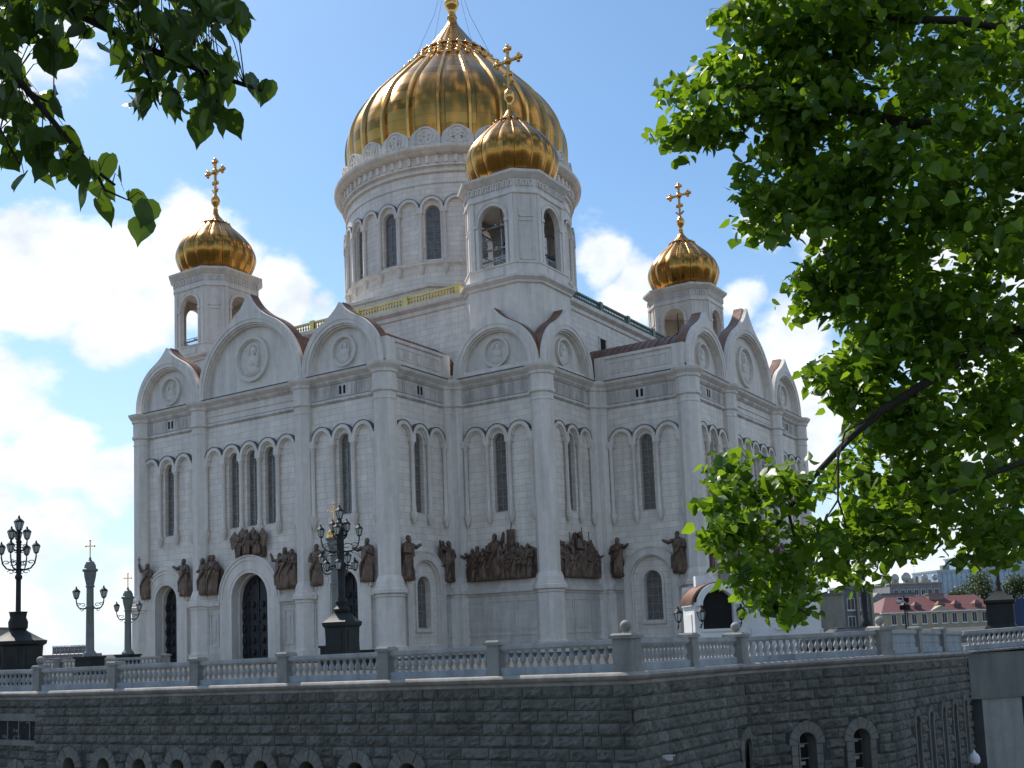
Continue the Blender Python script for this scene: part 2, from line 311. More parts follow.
# PER: (HA,-R),(HA,-CB),(CB,-CB),(CB,-HA),(R,-HA) then turned: (R,HA)... a counter-clockwise outline
armS = Fr(0, -R, (1, 0), (0, -1)); armE = Fr(R, 0, (0, 1), (1, 0))
sideS = Fr(HA, 0, (0, 1), (1, 0)); sideE = Fr(0, -HA, (1, 0), (0, -1))
blkS = Fr(0, -CB, (1, 0), (0, -1)); blkE = Fr(CB, 0, (0, 1), (1, 0))
ZT = 28.3
BAY = 12.55
wall = MB(); plinth = MB(); hood = MB(); hoodlead = MB()
COLON = []   # colonettes
WHW, WSILL, WSP = .74, 13.75, 20.85
def arcade(fr, cu, n, wins, nm):
    """blind arcade of n arches centred on cu: hoods, colonettes on corbels"""
    p = 2.6; u0 = cu - p * n / 2; mb = MB(); ld = MB()
    for i in range(n):
        c = u0 + p * (i + .5)
        ring(mb, fr, c, 21.15, .93, 1.28, 0, .42, n=14); ring(mb, fr, c, 21.15, .80, .93, 0, .2, n=14)
        ring(ld, fr, c, 21.15, 1.28, 1.36, .0, .46, n=14, a0=.28, a1=pi - .28)
    for i in range(n + 1):
        u = u0 + p * i; q = fr.P(u, 0, .26)
        end = i in (0, n)
        nearwin = any(abs(u - w) < 1.5 for w in wins)
        fbox(mb, fr, u - .36, u + .36, 20.55, 21.18, .003, .5); 
        mb.lathe(q.x, q.y, [(.2, 13.75), (.25, 13.8), (.25, 14.2), (.2, 14.3), (.2, 20.2), (.25, 20.3), (.32, 20.55)], 8)
        mb.lathe(q.x, q.y, [(.05, 12.55), (.2, 12.8), (.3, 13.2), (.36, 13.4), (.36, 13.72), (.25, 13.76)], 8)
    mb.build('arcade', MARBLE_UP, CA, True, 40); ld.build('arch_flashing', LEAD, CA)
def window(fr, cu, hw, z0, zs, depth=.5, cols=2, rows=10, parent=None, nm='window'):
    fb = MB(); P = fr.P; o = -depth + .08
    ring(fb, fr, cu, zs, hw - .1, hw - .002, o - .06, o + .02, leg=z0 + .004, n=10)
    for i in range(1, cols):
        u = cu - hw + 2 * hw * i / cols; fbox(fb, fr, u - .03, u + .03, z0 + .004, zs + hw * .85, o - .05, o)
    H = zs + hw - z0
    for j in range(1, rows):
        z = z0 + H * j / rows; k = hw if z < zs else math.sqrt(max(.01, hw * hw - (z - zs) ** 2)); fbox(fb, fr, cu - k + .03, cu + k - .03, z - .022, z + .022, o - .06, o - .012)
    fbox(fb, fr, cu - hw, cu + hw, z0, z0 + .12, o - .04, o + .2)
    w = fb.build('window', FRAME, parent or CA)
    pb = MB(); pb.poly([[P(u, z, -depth + .015) for u, z in arch_pts(cu, z0, hw - .02, zs, 10)]]); pb.build('pane', GLASS, w); return w
ENTS = []
def portal(fr, cu, ri, ro, zs, door=True, depth=.95):
    mb = MB(); ring(mb, fr, cu, zs, ri, ro, 0, .62, leg=0, n=24); ring(mb, fr, cu, zs, ri - .16, ri + .004, -.85, -.35, n=24, leg=0)
    ring(mb, fr, cu, zs, ri - .012, ri + .02, -.9, .60, n=24, leg=0)
    ring(mb, fr, cu, zs, ro - .38, ro - .22, .6, .70, n=24); ring(mb, fr, cu, zs, ro, ro + .16, .05, .74, n=24)
    ring(mb, fr, cu, zs, ri + .3, ri + .42, .6, .67, n=24)
    return mb
def door(fr, cu, hw, zs):
    P = fr.P; mb = MB(); mb.poly([[P(u, z, -.8) for u, z in arch_pts(cu, .02, hw, zs, 18)]])
    d = mb.build('door', DOORM, CA)
    rb = MB()
    for sgn in (-1, 1):
        for k in range(5):
            z0 = .5 + k * (zs - .4) / 5; z1 = z0 + (zs - .4) / 5 - .25
            for j in range(2):
                w = hw / 2 - .14; u0 = cu + sgn * (.1 + j * (hw / 2)) ; u1 = u0 + sgn * w; a, b = sorted((u0, u1))
                fbox(rb, fr, a, b, z0, z1, -.8, -.74); fbox(rb, fr, a + .1, b - .1, z0 + .1, z1 - .1, -.74, -.765 + .06)
                q = P((a + b) / 2, (z0 + z1) / 2, -.69); rb.ball(q, .22, 8, 5, (1, 1, 1.6))
    for k in range(7):
        a = pi * (k + .5) / 7; q = P(cu + hw * .68 * math.cos(a), zs + .1 + hw * .68 * math.sin(a), -.78); rb.ball(q, .2, 8, 5)
    fbox(rb, fr, cu - .05, cu + .05, .02, zs + hw - .05, -.8, -.7)
    rb.build('relief_panel', DOORM, d, True, 40)
def complement(a, b, cuts):
    out = []; x = a
    for c0, c1 in sorted(cuts):
        if c0 > x: out.append((x, c0))
        x = max(x, c1)
    if b > x: out.append((x, b))
    return out
def base_course(fr, a, b, cuts, plaques=()):
    """plinth between portals with its cap moulding, set on the wall plane"""
    for u0, u1 in complement(a, b, cuts):
        plinth = MB()
        fbox(plinth, fr, u0, u1, 0, 1.05, -.1, .52); fbox(plinth, fr, u0, u1, 1.05, 5.6, -.1, .36)
        fbox(plinth, fr, u0, u1, 5.6, 5.85, -.1, .50); fbox(plinth, fr, u0, u1, 5.85, 6.3, -.1, .78); fbox(plinth, fr, u0, u1, 6.3, 6.55, -.1, .60)
        fbox(plinth, fr, u0, u1, 6.55, 7.05, -.1, .42)
        if u1 - u0 > 1.3:
            w = u1 - u0; q0, q1 = u0 + .3, u1 - .3
            n = 1 if w < 3 else 3
            for i in range(n):
                a0 = q0 + (q1 - q0) * i / n + .12; a1 = q0 + (q1 - q0) * (i + 1) / n - .12
                for zz0, zz1, uu0, uu1 in ((1.7, 1.85, a0, a1), (4.95, 5.1, a0, a1), (1.85, 4.95, a0, a0 + .14), (1.85, 4.95, a1 - .14, a1)): fbox(plinth, fr, uu0, uu1, zz0, zz1, .36, .43)
                fbox(plinth, fr, a0 + .45, a1 - .45, 2.3, 4.5, .36, .40)
        plinth.build('plinth', MARBLE_LOW, CA)
def facade(fr, detailed=True):
    holes = []; wins = [-BAY, -2.6, 0, 2.6, BAY]
    for w in wins: holes.append(arch_pts(w, WSILL, WHW, WSP))
    HL = -HA + .75 if fr is armS else -HA
    doors = [(-BAY, 1.72, 3.3, 6.75), (0, 2.55, 4.2, 6.45), (BAY, 1.72, 3.3, 6.75)]
    # doors reach the ground: cut them as notches of the outline
    out = [(HL, 0)]
    for c, ri, ro, zs in doors:
        out += [(c - ri, 0)] + [(c + ri * math.cos(pi - pi * i / 18), zs + ri * math.sin(pi * i / 18)) for i in range(19)] + [(c + ri, 0)]
    HR = HA - .75 if fr is armE else HA
    out += [(HR, 0), (HR, 27.6), (HL, 27.6)]
    panel(wall, fr, out, holes, 0, .5)
    for w in wins: window(fr, w, WHW, WSILL, WSP)
    for c, ri, ro, zs in doors:
        portal(fr, c, ri, ro, zs).build('portal', MARBLE_UP, CA, False); door(fr, c, ri, zs)
    arcade(fr, -BAY, 3, [-BAY], ''); arcade(fr, 0, 5, [-2.6, 0, 2.6], ''); arcade(fr, BAY, 3, [BAY], '')
    base_course(fr, HL, HA, [(c - ro, c + ro) for c, ri, ro, zs in doors])
    frieze(fr, HL + .9, -HB - .9); frieze(fr, HB + .9, HR - .9)
def side(fr, a, b):
    c = (a + b) / 2 + (-.35 if fr is sideS else .35)
    hs = [arch_pts(c, WSILL, WHW, WSP), arch_pts(c, 2.65, .98, 6.65)]
    panel(wall, fr, [(a, 0), (b, 0), (b, ZT), (a, ZT)], hs, 0, .5)
    window(fr, c, WHW, WSILL, WSP); window(fr, c, .98, 2.65, 6.65, rows=6, cols=3)
    arcade(fr, c, 3, [c], '')
    mb = MB(); ring(mb, fr, c, 6.95, 2.25, 3.0, 0, .55, leg=0, n=22); ring(mb, fr, c, 6.95, 3.0, 3.14, .05, .64, n=22); ring(mb, fr, c, 6.95, 2.1, 2.25, 0, .3, leg=0, n=22)
    ring(mb, fr, c, 6.65, 1.0, 1.25, 0, .16, leg=2.5, n=16); fbox(mb, fr, c - 1.3, c + 1.3, 2.3, 2.6, .003, .3); fbox(mb, fr, c - 2.1, c + 2.1, 0, 1.05, .003, .25)
    mb.build('window_surround', MARBLE_UP, CA)
    base_course(fr, a, b, [(c - 3.0, c + 3.0)]); frieze(fr, a + .8, b - .8)
def block(fr, a, b):
    c = (a + b) / 2 + (.3 if fr is blkS else -.3)
    panel(wall, fr, [(a, 0), (b, 0), (b, ZT), (a, ZT)], [arch_pts(c, WSILL, WHW, WSP)], 0, .5)
    window(fr, c, WHW, WSILL, WSP); arcade(fr, c, 3, [c], ''); base_course(fr, a, b, []); frieze(fr, a + .8, b - .8, False)
FRZ = MB(); VENT = MB()
def frieze(fr, a, b, vents=True):
    n = int((b - a) / .62); mid = (a + b) / 2; FRZ = MB(); fbox(FRZ, fr, a, b, 25.2, 26.48, .08, .13)
    for i in range(n):
        u = a + (i + .5) * (b - a) / n
        if vents and abs(u - mid) < .8: continue
        ring(FRZ, fr, u, 26.1, .14, .25, .12, .175, leg=25.35, n=6)
    FRZ.build('frieze', MARBLE_GREY, CA)
    for s_ in ((-.26, .26) if vents else ()): VENT = MB(); fbox(VENT, fr, mid + s_ - .14, mid + s_ + .14, 25.45, 26.25, .10, .145); VENT.build('vent', DARK, CA)
facade(armS); facade(armE); side(sideS, -R, -CB); side(sideE, CB, R); block(blkS, HA, CB); block(blkE, -CB, -HA)
# the two arms and three corners that face away: plain wall faces
for k in range(len(PER)):
    a, b = PER[k], PER[(k + 1) % len(PER)]
    mx, my = (a[0] + b[0]) / 2, (a[1] + b[1]) / 2
    if (a, b) in [((HA, -R), (HA, -CB)), ((HA, -CB), (CB, -CB)), ((CB, -CB), (CB, -HA)), ((CB, -HA), (R, -HA))] or (abs(mx - R) < .1 and abs(my) < 2) or (abs(my + R) < .1 and abs(mx) < 2): continue
    wall.add([(a[0], a[1], 0), (b[0], b[1], 0), (b[0], b[1], ZT), (a[0], a[1], ZT)], [(0, 1, 2, 3)])
wall.build('wall', MARBLE, CA)
ENT = [(0, 24.75), (.22, 24.85), (.22, 25.1), (.10, 25.15), (.10, 26.5), (.28, 26.55), (.42, 26.75), (.42, 26.9), (.85, 27.2), (.95, 27.4), (.95, 27.52), (.3, 27.66), (-.9, 27.7)]
mb = MB(); sweep(mb, PER, ENT); 
for fr, a, b in ((armS, -HB, HB), (armE, -HB, HB)):  fbox(mb, fr, a + 1, b - 1, 25.8, 25.95, .1, .2)
mb.build('cornice', MARBLE_UP, CA)
mb = MB(); sweep(mb, PER, [(.285, 26.56), (.43, 26.74), (.43, 26.91), (.60, 27.03), (.30, 26.98)]); mb.build('cornice_soffit', MARBLE_GREY, CA)
mb = MB(); sweep(mb, PER, [(.015, 24.66), (.23, 24.83), (.23, 24.93), (.1, 24.8)]); mb.build('string_course', MARBLE_GREY, CA)
mb = MB(); sweep(mb, PER, [(.955, 27.44), (.985, 27.5), (.985, 27.56), (.4, 27.69)]); mb.build('cornice_flashing', LEAD, CA)
mb = MB(); sweep(mb, [(x, y) for x, y in PER], [(.23, 25.09), (.24, 25.13), (.12, 25.16)]); mb.build('string_course_flashing', LEAD, CA)
# engaged octagonal columns
def column(x, y, r, full=True):
    prof = [(r * 1.42, 0), (r * 1.42, 1.05), (r * 1.22, 1.12), (r * 1.22, 5.55), (r * 1.3, 5.62), (r * 1.3, 5.85), (r * 1.52, 5.95), (r * 1.52, 6.28), (r * 1.38, 6.4), (r * 1.38, 6.58), (r * 1.25, 6.65), (r * 1.22, 7.05), (r * 1.05, 7.5), (r, 7.55),
            (r, 24.0), (r * 1.05, 24.05), (r * 1.05, 24.2), (r, 24.25), (r, 24.7), (r + .2, 24.85), (r + .2, 25.1), (r + .08, 25.15), (r + .08, 26.5), (r + .22, 26.6), (r + .25, 26.85), (r + .55, 27.2), (r + .62, 27.42), (r + .62, 27.5), (r * .95, 27.64), (.05, 27.7)]
    MBc = MB(); MBc.lathe(x, y, prof, 8, pi / 8, True); MBc.build('column', MARBLE_UP, CA)
for x, y in ((-HA + .8, -R + .1), (-HB, -R), (HB, -R), (HA, -R), (R, -HA), (R, -HB), (R, HB), (R - .1, HA - .8), (CB, -CB), (HA, R), (-R, -HA), (-CB, -CB), (CB, CB)): column(x, y, 1.05 if abs(abs(x) - abs(y)) > 27 else 1.12)
for x, y in ((HA + .05, -CB - .75), (HA + .85, -CB - .0), (CB + .0, -HA - .85), (CB + .75, -HA - .05)): column(x, y, .74)
# gables (kokoshniks): ogee fronts, tympanum with a medallion, copper barrel roof behind
def ogee(hw, zc, n=18, pk=1.27):
    a1 = rad(64); pts = [(hw * math.cos(a), zc + hw * math.sin(a)) for a in np.linspace(0, a1, n)]
    p0 = Vector((pts[-1][0], pts[-1][1])); p1 = Vector((.13 * hw, zc + 1.05 * hw)); p2 = Vector((0, zc + pk * hw))
    for t in np.linspace(0, 1, 9)[1:]: q = p0 * (1 - t) ** 2 + p1 * 2 * t * (1 - t) + p2 * t * t; pts.append((q.x, q.y))
    return pts + [(-u, z) for u, z in reversed(pts[:-1])]
def saint(mb, fr, cu, zc, r, o, seed):
    rg = random.Random(seed); P = fr.P
    def el(u, z, a, b, d): q = P(u, z, o); mb.add(*ell(q, fr, a, b, d))
    el(cu + .05 * r, zc + .38 * r, .2 * r, .25 * r, .14 * r); ring(mb, fr, cu + .05 * r, zc + .38 * r, .27 * r, .36 * r, o - .02, o + .06, n=14, a0=-.4, a1=pi + .4)
    el(cu, zc - .15 * r, .38 * r, .38 * r, .18 * r); el(cu - .05 * r, zc - .55 * r, .5 * r, .34 * r, .16 * r)
    for k in range(7):
        a = rg.uniform(0, 2 * pi); el(cu + .3 * r * math.cos(a), zc - .3 * r + .42 * r * math.sin(a), .13 * r, .24 * r, .16 * r)
    el(cu + rg.choice((-1, 1)) * .38 * r, zc + .02 * r, .1 * r, .32 * r, .16 * r)
def ell(q, fr, a, b, d, n=8, k=6):
    vs = []
    for j in range(k + 1):
        t = pi * max(.002, min(.998, j / k))
        for i in range(n):
            w = 2 * pi * i / n; vs.append(q + fr.U * (a * math.sin(t) * math.cos(w)) + fr.n * (d * math.sin(t) * math.sin(w)) + Vector((0, 0, -b * math.cos(t))))
    return vs, [(j * n + i, j * n + (i + 1) % n, (j + 1) * n + (i + 1) % n, (j + 1) * n + i) for j in range(k) for i in range(n)]
GZ = 28.15; GN = [0]
def gable(fr, cu, hw, band, back, med_r, med_z, detail=True):
    P = fr.P; mb = MB(); ri = hw - band; og = ogee(hw, GZ, pk=1.30 if hw > 7 else 1.24); N = len(og)
    outer = [(hw, 27.55)] + og + [(-hw, 27.55)]; outer = [(cu + u, z) for u, z in outer]
    inner = [(cu + ri, 27.55)] + [(cu + ri * math.cos(pi * i / (N - 1)), GZ + ri * math.sin(pi * i / (N - 1))) for i in range(N)] + [(cu - ri, 27.55)]
    o1, o2 = .38, -.42; Q = lambda L_, o: [P(u, z, o) for u, z in L_]
    mb.strip(Q(inner, o1), Q(outer, o1)); mb.strip(Q(outer, o1), Q(outer, -1.1)); mb.strip(Q(inner, o2), Q(inner, o1))
    for rr, w in ((ri - .16, .16), (ri - .30, .14)):   # stepped inner mouldings
        ring(mb, fr, cu, GZ, rr, rr + w, o2, .38 - (.16 if w == .16 else .4), n=26, leg=27.6)
    ring(mb, fr, cu, GZ, ri + band * .42, ri + band * .55, o1 - .02, o1 + .06, n=26)
    tymp = [(cu - ri, 27.55), (cu + ri, 27.55)] + [(cu + ri * math.cos(pi * i / 24), GZ + ri * math.sin(pi * i / 24)) for i in range(25)]
    mb.poly([Q(tymp, o2)]); mb.poly([Q(list(reversed(outer)), -1.1)])
    g = mb.build('gable', MARBLE_UP, CA)
    rb = MB(); sc_ = [(cu + (u - cu) * 1.012, 27.8 + (z - 27.8) * 1.012 + .03) for u, z in outer]
    ro = [(cu + (u - cu) * .985, 27.8 + (z - 27.8) * .985) for u, z in outer]
    rb.strip(Q(ro, -.2), Q(sc_, -.2))
    cap = 1.25; rb.strip(Q(sc_, -.2), Q(sc_, -cap)); rb.poly([list(reversed(Q(sc_, -cap)))])
    br = hw * .87; bar_ = lambda k: [(cu + br * k, 27.5)] + [(cu + br * k * math.cos(pi * i / 28), 28.0 + br * k * math.sin(pi * i / 28)) for i in range(29)] + [(cu - br * k, 27.5)]
    n = max(1, int(back / .8)); s1, s2 = bar_(1), bar_(1.014)
    for i in range(n):
        a, b = -cap + .1 - (back - cap) * i / n, -cap + .1 - (back - cap) * (i + 1) / n
        rb.strip(Q(s1, a), Q(s1, b)); rb.strip(Q(s2, a + .05), Q(s2, a - .05)); rb.strip(Q(s1, a + .05), Q(s2, a + .05)); rb.strip(Q(s2, a - .05), Q(s1, a - .05))
    rb.poly([list(reversed(Q(s1, -back)))])
    rb.build('gable_roof', COPPER, g)
    if detail:
        md = MB(); GN[0] += 1
        ring(md, fr, cu, med_z, med_r * .86, med_r, o2, o2 + .34, n=32, a0=0, a1=2 * pi); ring(md, fr, cu, med_z, med_r * .80, med_r * .86, o2, o2 + .2, n=32, a0=0, a1=2 * pi)
        md.poly([[P(cu + med_r * .8 * math.cos(2 * pi * i / 24), med_z + med_r * .8 * math.sin(2 * pi * i / 24), o2 + .01) for i in range(24)]])
        saint(md, fr, cu, med_z, med_r * .92, o2 + .05, GN[0]); md.build('medallion', MEDAL, g, True, 35)
armN = Fr(0, R, (-1, 0), (0, 1)); armW = Fr(-R, 0, (0, -1), (-1, 0))
for fr, dt in ((armS, True), (armE, True), (armN, False), (armW, False)):
    gable(fr, -BAY, 5.1, .95, 13.2, 1.55, 29.75, dt); gable(fr, BAY, 5.1, .95, 13.2, 1.55, 29.75, dt); gable(fr, 0, 7.5, .85, 13.2, 2.4, 31.15, dt)
gable(blkS, 23.3, 4.95, .95, 7.5, 1.55, 29.85); gable(blkE, -23.3, 4.95, .95, 7.5, 1.55, 29.85)
for sx, sy in ((-1, -1), (1, 1), (-1, 1)):
    gable(Fr(0, sy * CB, (-sy, 0), (0, sy)), -sy * sx * 23.3, 4.95, .95, 7.5, 1.5, 29.8, False); gable(Fr(sx * CB, 0, (0, sx), (sx, 0)), sx * sy * 23.3, 4.95, .95, 7.5, 1.5, 29.8, False)
# attic parapets on the arm sides
def parapet(fr, a, b):
    mb = MB(); fbox(mb, fr, a, b, 27.55, 29.95, -.7, .12); fbox(mb, fr, a, b, 29.95, 30.25, -.8, .3); fbox(mb, fr, a, b, 27.6, 28.0, .12, .3)
    fbox(mb, fr, a, a + 1.2, 28.0, 29.95, .12, .32); fbox(mb, fr, b - 1.2, b, 28.0, 29.95, .12, .32)
    n = 5; u0, u1 = a + 1.6, b - 1.6
    for i in range(n):
        x0 = u0 + (u1 - u0) * i / n + .1; x1 = u0 + (u1 - u0) * (i + 1) / n - .1
        for p_ in ((x0, x1, 28.35, 28.45), (x0, x1, 29.45, 29.55), (x0, x0 + .1, 28.45, 29.45), (x1 - .1, x1, 28.45, 29.45)): fbox(mb, fr, *p_, .12, .2)
        fbox(mb, fr, x0 + .3, x1 - .3, 28.6, 29.3, .12, .17)
    mb.build('parapet', MARBLE_UP, CA)
parapet(sideS, -R + .15, -CB - .3); parapet(sideE, CB + .3, R - .15)
# low roof filling between the gables
mb = MB()
for k in range(4):
    c, s_ = [(1, 0), (0, 1), (-1, 0), (0, -1)][k]
    q = [(-HA + .7, -R + 1), (HA - .7, -R + 1), (HA - .7, -24), (-HA + .7, -24)]; mb.poly([[(x * c - y * s_, x * s_ + y * c, 28.25) for x, y in q]])
    q = [(HA, -CB + .8), (CB - .8, -CB + .8), (CB - .8, -HA), (HA, -HA)]; mb.poly([[(x * c - y * s_, x * s_ + y * c, 28.25) for x, y in q]])
mb.build('roof', COPPER, CA)
# raised central block with its gilded gallery
_f = Fr(25.7, 0, (0, 1), (1, 0)); mb = MB(); fbox(mb, _f, -10.6, -9.2, 33.0, 34.6, .0, .05); mb.build('upper_window', DARK, CA)
mb = MB(); fbox(mb, _f, -10.8, -9.0, 34.6, 34.8, .0, .2); fbox(mb, _f, -10.8, -10.6, 32.8, 34.6, .0, .14); fbox(mb, _f, -9.2, -9.0, 32.8, 34.6, .0, .14); mb.build('upper_window_frame', MARBLE_UP, CA)
CU = 25.7; cube = [(CU, -CU), (CU, CU), (-CU, CU), (-CU, -CU)]
mb = MB(); mb.strip([(x, y, 27) for x, y in cube], [(x, y, 36.4) for x, y in cube], True); mb.build('upper_wall', MARBLE, CA)
mb = MB(); sweep(mb, cube, [(0, 36.4), (.15, 36.5), (.15, 36.9), (.55, 37.2), (.6, 37.45), (.6, 37.6), (-2, 37.65)]); mb.build('upper_cornice', MARBLE_UP, CA)
mb = MB(); mb.poly([[(x * .97, y * .97, 37.66) for x, y in cube]]); mb.build('terrace', LEAD, CA)
for k, mt in enumerate((GILT, GILT_SKY, GILT_SKY, GILT)):
    mb = MB(); fr = [Fr(0, -CU, (1, 0), (0, -1)), Fr(CU, 0, (0, 1), (1, 0)), Fr(0, CU, (-1, 0), (0, 1)), Fr(-CU, 0, (0, -1), (-1, 0))][k]
    a = 17.2; fbox(mb, fr, -a, a, 37.62, 37.8, -.1, .35); fbox(mb, fr, -a, a, 38.5, 38.7, -.06, .32)
    for i in range(86):
        q = fr.P(-a + (i + .5) * 2 * a / 86, 0, .13); mb.lathe(q.x, q.y, [(.1, 37.8), (.07, 37.9), (.14, 38.08), (.06, 38.3), (.11, 38.5)], 6)
    for i in range(6): u = -a + 2 * a * i / 5; fbox(mb, fr, u - .3, u + .3, 37.63, 38.82, -.15, .4)
    mb.build('gallery_balustrade', mt, CA, True, 35)
# drum: octagonal base, cylinder with windows and blind arches
DX, DY = -.25, -.12
drum = MB(); drum.lathe(DX, DY, [(17.7, 37), (17.7, 43.1), (18.1, 43.2), (18.1, 43.6), (17.9, 43.65), (15.2, 44.6)], 8, pi / 8)
RD = 15.15
def cyl(r, z, a): return Vector((DX + r * math.cos(a), DY + r * math.sin(a), z))
NW = 16; dz0, dzs, dhw = 47.5, 53.35, .98
for k in range(NW):   # wall of the drum in sectors, every one with a window opening
    a0 = k * 2 * pi / NW; h = pi / NW; seg = 6
    ang = dhw / RD
    L_ = lambda zlo, zhi, al, ar, n=3: drum.strip([cyl(RD, zlo, a) for a in np.linspace(al, ar, n)], [cyl(RD, zhi, a) for a in np.linspace(al, ar, n)])
    L_(44, dz0, a0 - h, a0 + h, 6); L_(55.6, 59.2, a0 - h, a0 + h, 6)
    L_(dz0, 55.6, a0 - h, a0 - ang, 4); L_(dz0, 55.6, a0 + ang, a0 + h, 4)
    us = np.linspace(-1, 1, 13); top = [cyl(RD, dzs + dhw * math.sqrt(max(0, 1 - u * u)), a0 + ang * u) for u in us]
    drum.strip(top, [cyl(RD, 55.6, a0 + ang * u) for u in us])
    edge = [cyl(RD, dz0, a0 - ang)] + top + [cyl(RD, dz0, a0 + ang)]; inn = [Vector((DX + (p.x - DX) * .962, DY + (p.y - DY) * .962, p.z)) for p in edge]
    drum.strip(inn, edge, True)
dprof = [(15.15, 58.3), (15.5, 58.4), (15.5, 58.65), (15.3, 58.75), (15.3, 59.0), (15.75, 59.1), (15.75, 59.3), (15.55, 59.35), (15.55, 60.35), (16.0, 60.45), (16.3, 60.6), (16.75, 61.0), (16.8, 61.3), (16.4, 61.5), (15.5, 61.55)]
drum.lathe(DX, DY, dprof, 72, 0, False); drum.lathe(DX, DY, [(15.1, 46.6), (15.5, 46.9), (15.55, 47.2), (15.1, 47.3)], 72, 0, False); drum.lathe(DX, DY, [(15.15, 56.9), (15.3, 57), (15.3, 57.15), (15.15, 57.2)], 72, 0, False)
drum.lathe(DX, DY, [(15.5, 61.5), (14.6, 62.6)], 72, 0, False)
for i in range(84):   # dentil blocks in the cornice
    a = 2 * pi * i / 84; drum.box(cyl(15.66, 59.85, a), (.4, .42, .95), a)
DR = drum.build('drum', MARBLE, CA)
arc = MB(); fl = MB()
for k in range(32):
    a = 2 * pi * k / 32; fr = Fr(DX + RD * math.cos(a), DY + RD * math.sin(a), (-math.sin(a), math.cos(a)), (math.cos(a), math.sin(a)))
    ring(arc, fr, 0, 53.85, 1.12, 1.47, -.2, .42, n=14); ring(fl, fr, 0, 53.85, 1.47, 1.55, -.2, .44, n=14, a0=.2, a1=pi - .2)
    b = a + pi / 32; q = cyl(RD + .22, 0, b); fr2 = Fr(DX + RD * math.cos(b), DY + RD * math.sin(b), (-math.sin(b), math.cos(b)), (math.cos(b), math.sin(b)))
    fbox(arc, fr2, -.4, .4, 53.25, 53.9, -.1, .52); arc.lathe(q.x, q.y, [(.24, 47.2), (.3, 47.3), (.3, 47.6), (.24, 47.7), (.24, 53), (.34, 53.25)], 8); arc.lathe(q.x, q.y, [(.05, 45.6), (.25, 45.9), (.36, 46.5), (.36, 46.7)], 8)
arc.build('drum_arcade', MARBLE_UP, DR, True, 40); fl.build('arch_flashing', LEAD, DR)
for k in range(NW):
    a = 2 * pi * k / NW; fr = Fr(DX + RD * math.cos(a), DY + RD * math.sin(a), (-math.sin(a), math.cos(a)), (math.cos(a), math.sin(a))); fb = MB()
    fb.cur = 1; fb.poly([[fr.P(u, z, -.5) for u, z in arch_pts(0, dz0, dhw - .02, dzs, 10)]]); fb.cur = 0
    ring(fb, fr, 0, dzs, dhw - .16, dhw - .01, -.5, -.4, leg=dz0, n=12); fbox(fb, fr, -.03, .03, dz0, dzs + .9, -.49, -.42)
    for j in range(1, 9): fbox(fb, fr, -dhw + .1, dhw - .1, dz0 + j * .72 - .025, dz0 + j * .72 + .025, -.49, -.43)
    fb.build('window', (FRAME, GLASS), DR)
mcrest = None
for k in range(24):   # pierced crests round the foot of the dome
    a = 2 * pi * (k + .5) / 24 + rad(-2)
    if mcrest is None:
        mb = MB(); fr = Fr(0, 0, (1, 0), (0, -1)); hw = 2.0
        out = [(-hw, 61.5), (hw, 61.5), (hw, 62.6)] + [(hw * .98 * math.cos(t), 62.6 + 1.5 * math.sin(t)) for t in np.linspace(.1, 1.25, 8)] + [(0, 64.25)] + [(-hw * .98 * math.cos(t), 62.6 + 1.5 * math.sin(t)) for t in np.linspace(1.25, .1, 8)] + [(-hw, 62.6)]
        mb.poly([[fr.P(u, z, .25) for u, z in out]]); mb.strip([fr.P(u, z, .25) for u, z in out], [fr.P(u, z, -.3) for u, z in out], True); mb.poly([[fr.P(u, z, -.3) for u, z in reversed(out)]])
        ring(mb, fr, 0, 62.75, 1.25, 1.45, .2, .38, n=20, a0=-.5, a1=pi + .5)
        for t in (pi / 2, pi / 2 + 1.25, pi / 2 - 1.25, -.72, pi + .72): ring(mb, fr, .62 * math.cos(t), 62.75 + .62 * math.sin(t), .22, .40, .22, .36, n=10, a0=0, a1=2 * pi)
        mcrest = mb.build('crest', MARBLE_UP, DR); o = mcrest
    else:
        o = mcrest.copy(); COL.objects.link(o); o.parent = DR
    o.location = (DX + 15.3 * math.cos(a), DY + 15.3 * math.sin(a), 0); o.rotation_euler = (0, 0, a + pi / 2)
# main dome
DP = [(14.55, 61.6), (14.75, 63.2), (14.92, 65), (15.0, 67), (14.68, 69), (13.78, 71), (12.4, 73), (10.55, 75), (8.6, 77), (6.6, 79), (4.75, 81), (3.2, 83), (1.75, 85), (.85, 86.3), (.62, 87.2), (.7, 87.5)]
def dense(prof, k=3):
    zs = np.array([p[1] for p in prof]); rs = np.array([p[0] for p in prof]); t = np.arange(len(prof)); tt = np.linspace(0, len(prof) - 1, (len(prof) - 1) * k + 1)
    def cr(v):
        out = []
        for x in tt:
            i = min(int(x), len(v) - 2); f = x - i; p0, p1, p2, p3 = v[max(i - 1, 0)], v[i], v[i + 1], v[min(i + 2, len(v) - 1)]
            out.append(.5 * (2 * p1 + (p2 - p0) * f + (2 * p0 - 5 * p1 + 4 * p2 - p3) * f * f + (3 * p1 - p0 - 3 * p2 + p3) * f ** 3))
        return out
    return list(zip(cr(rs), cr(zs)))
DPd = dense(DP)
NR = 24; ph = rad(-55.2 + 7)
mb = MB(); mb.lathe(0, 0, DPd, NR * 6, ph, True, lambda a, z: (.98 if z > 62.4 else .97) + .026 * abs(math.sin((a - ph) * NR / 2)))
DOME = mb.build('main_dome', GOLD_BIG, CA, True, 50); DOME.location = (DX, DY, 0)
rib0 = None
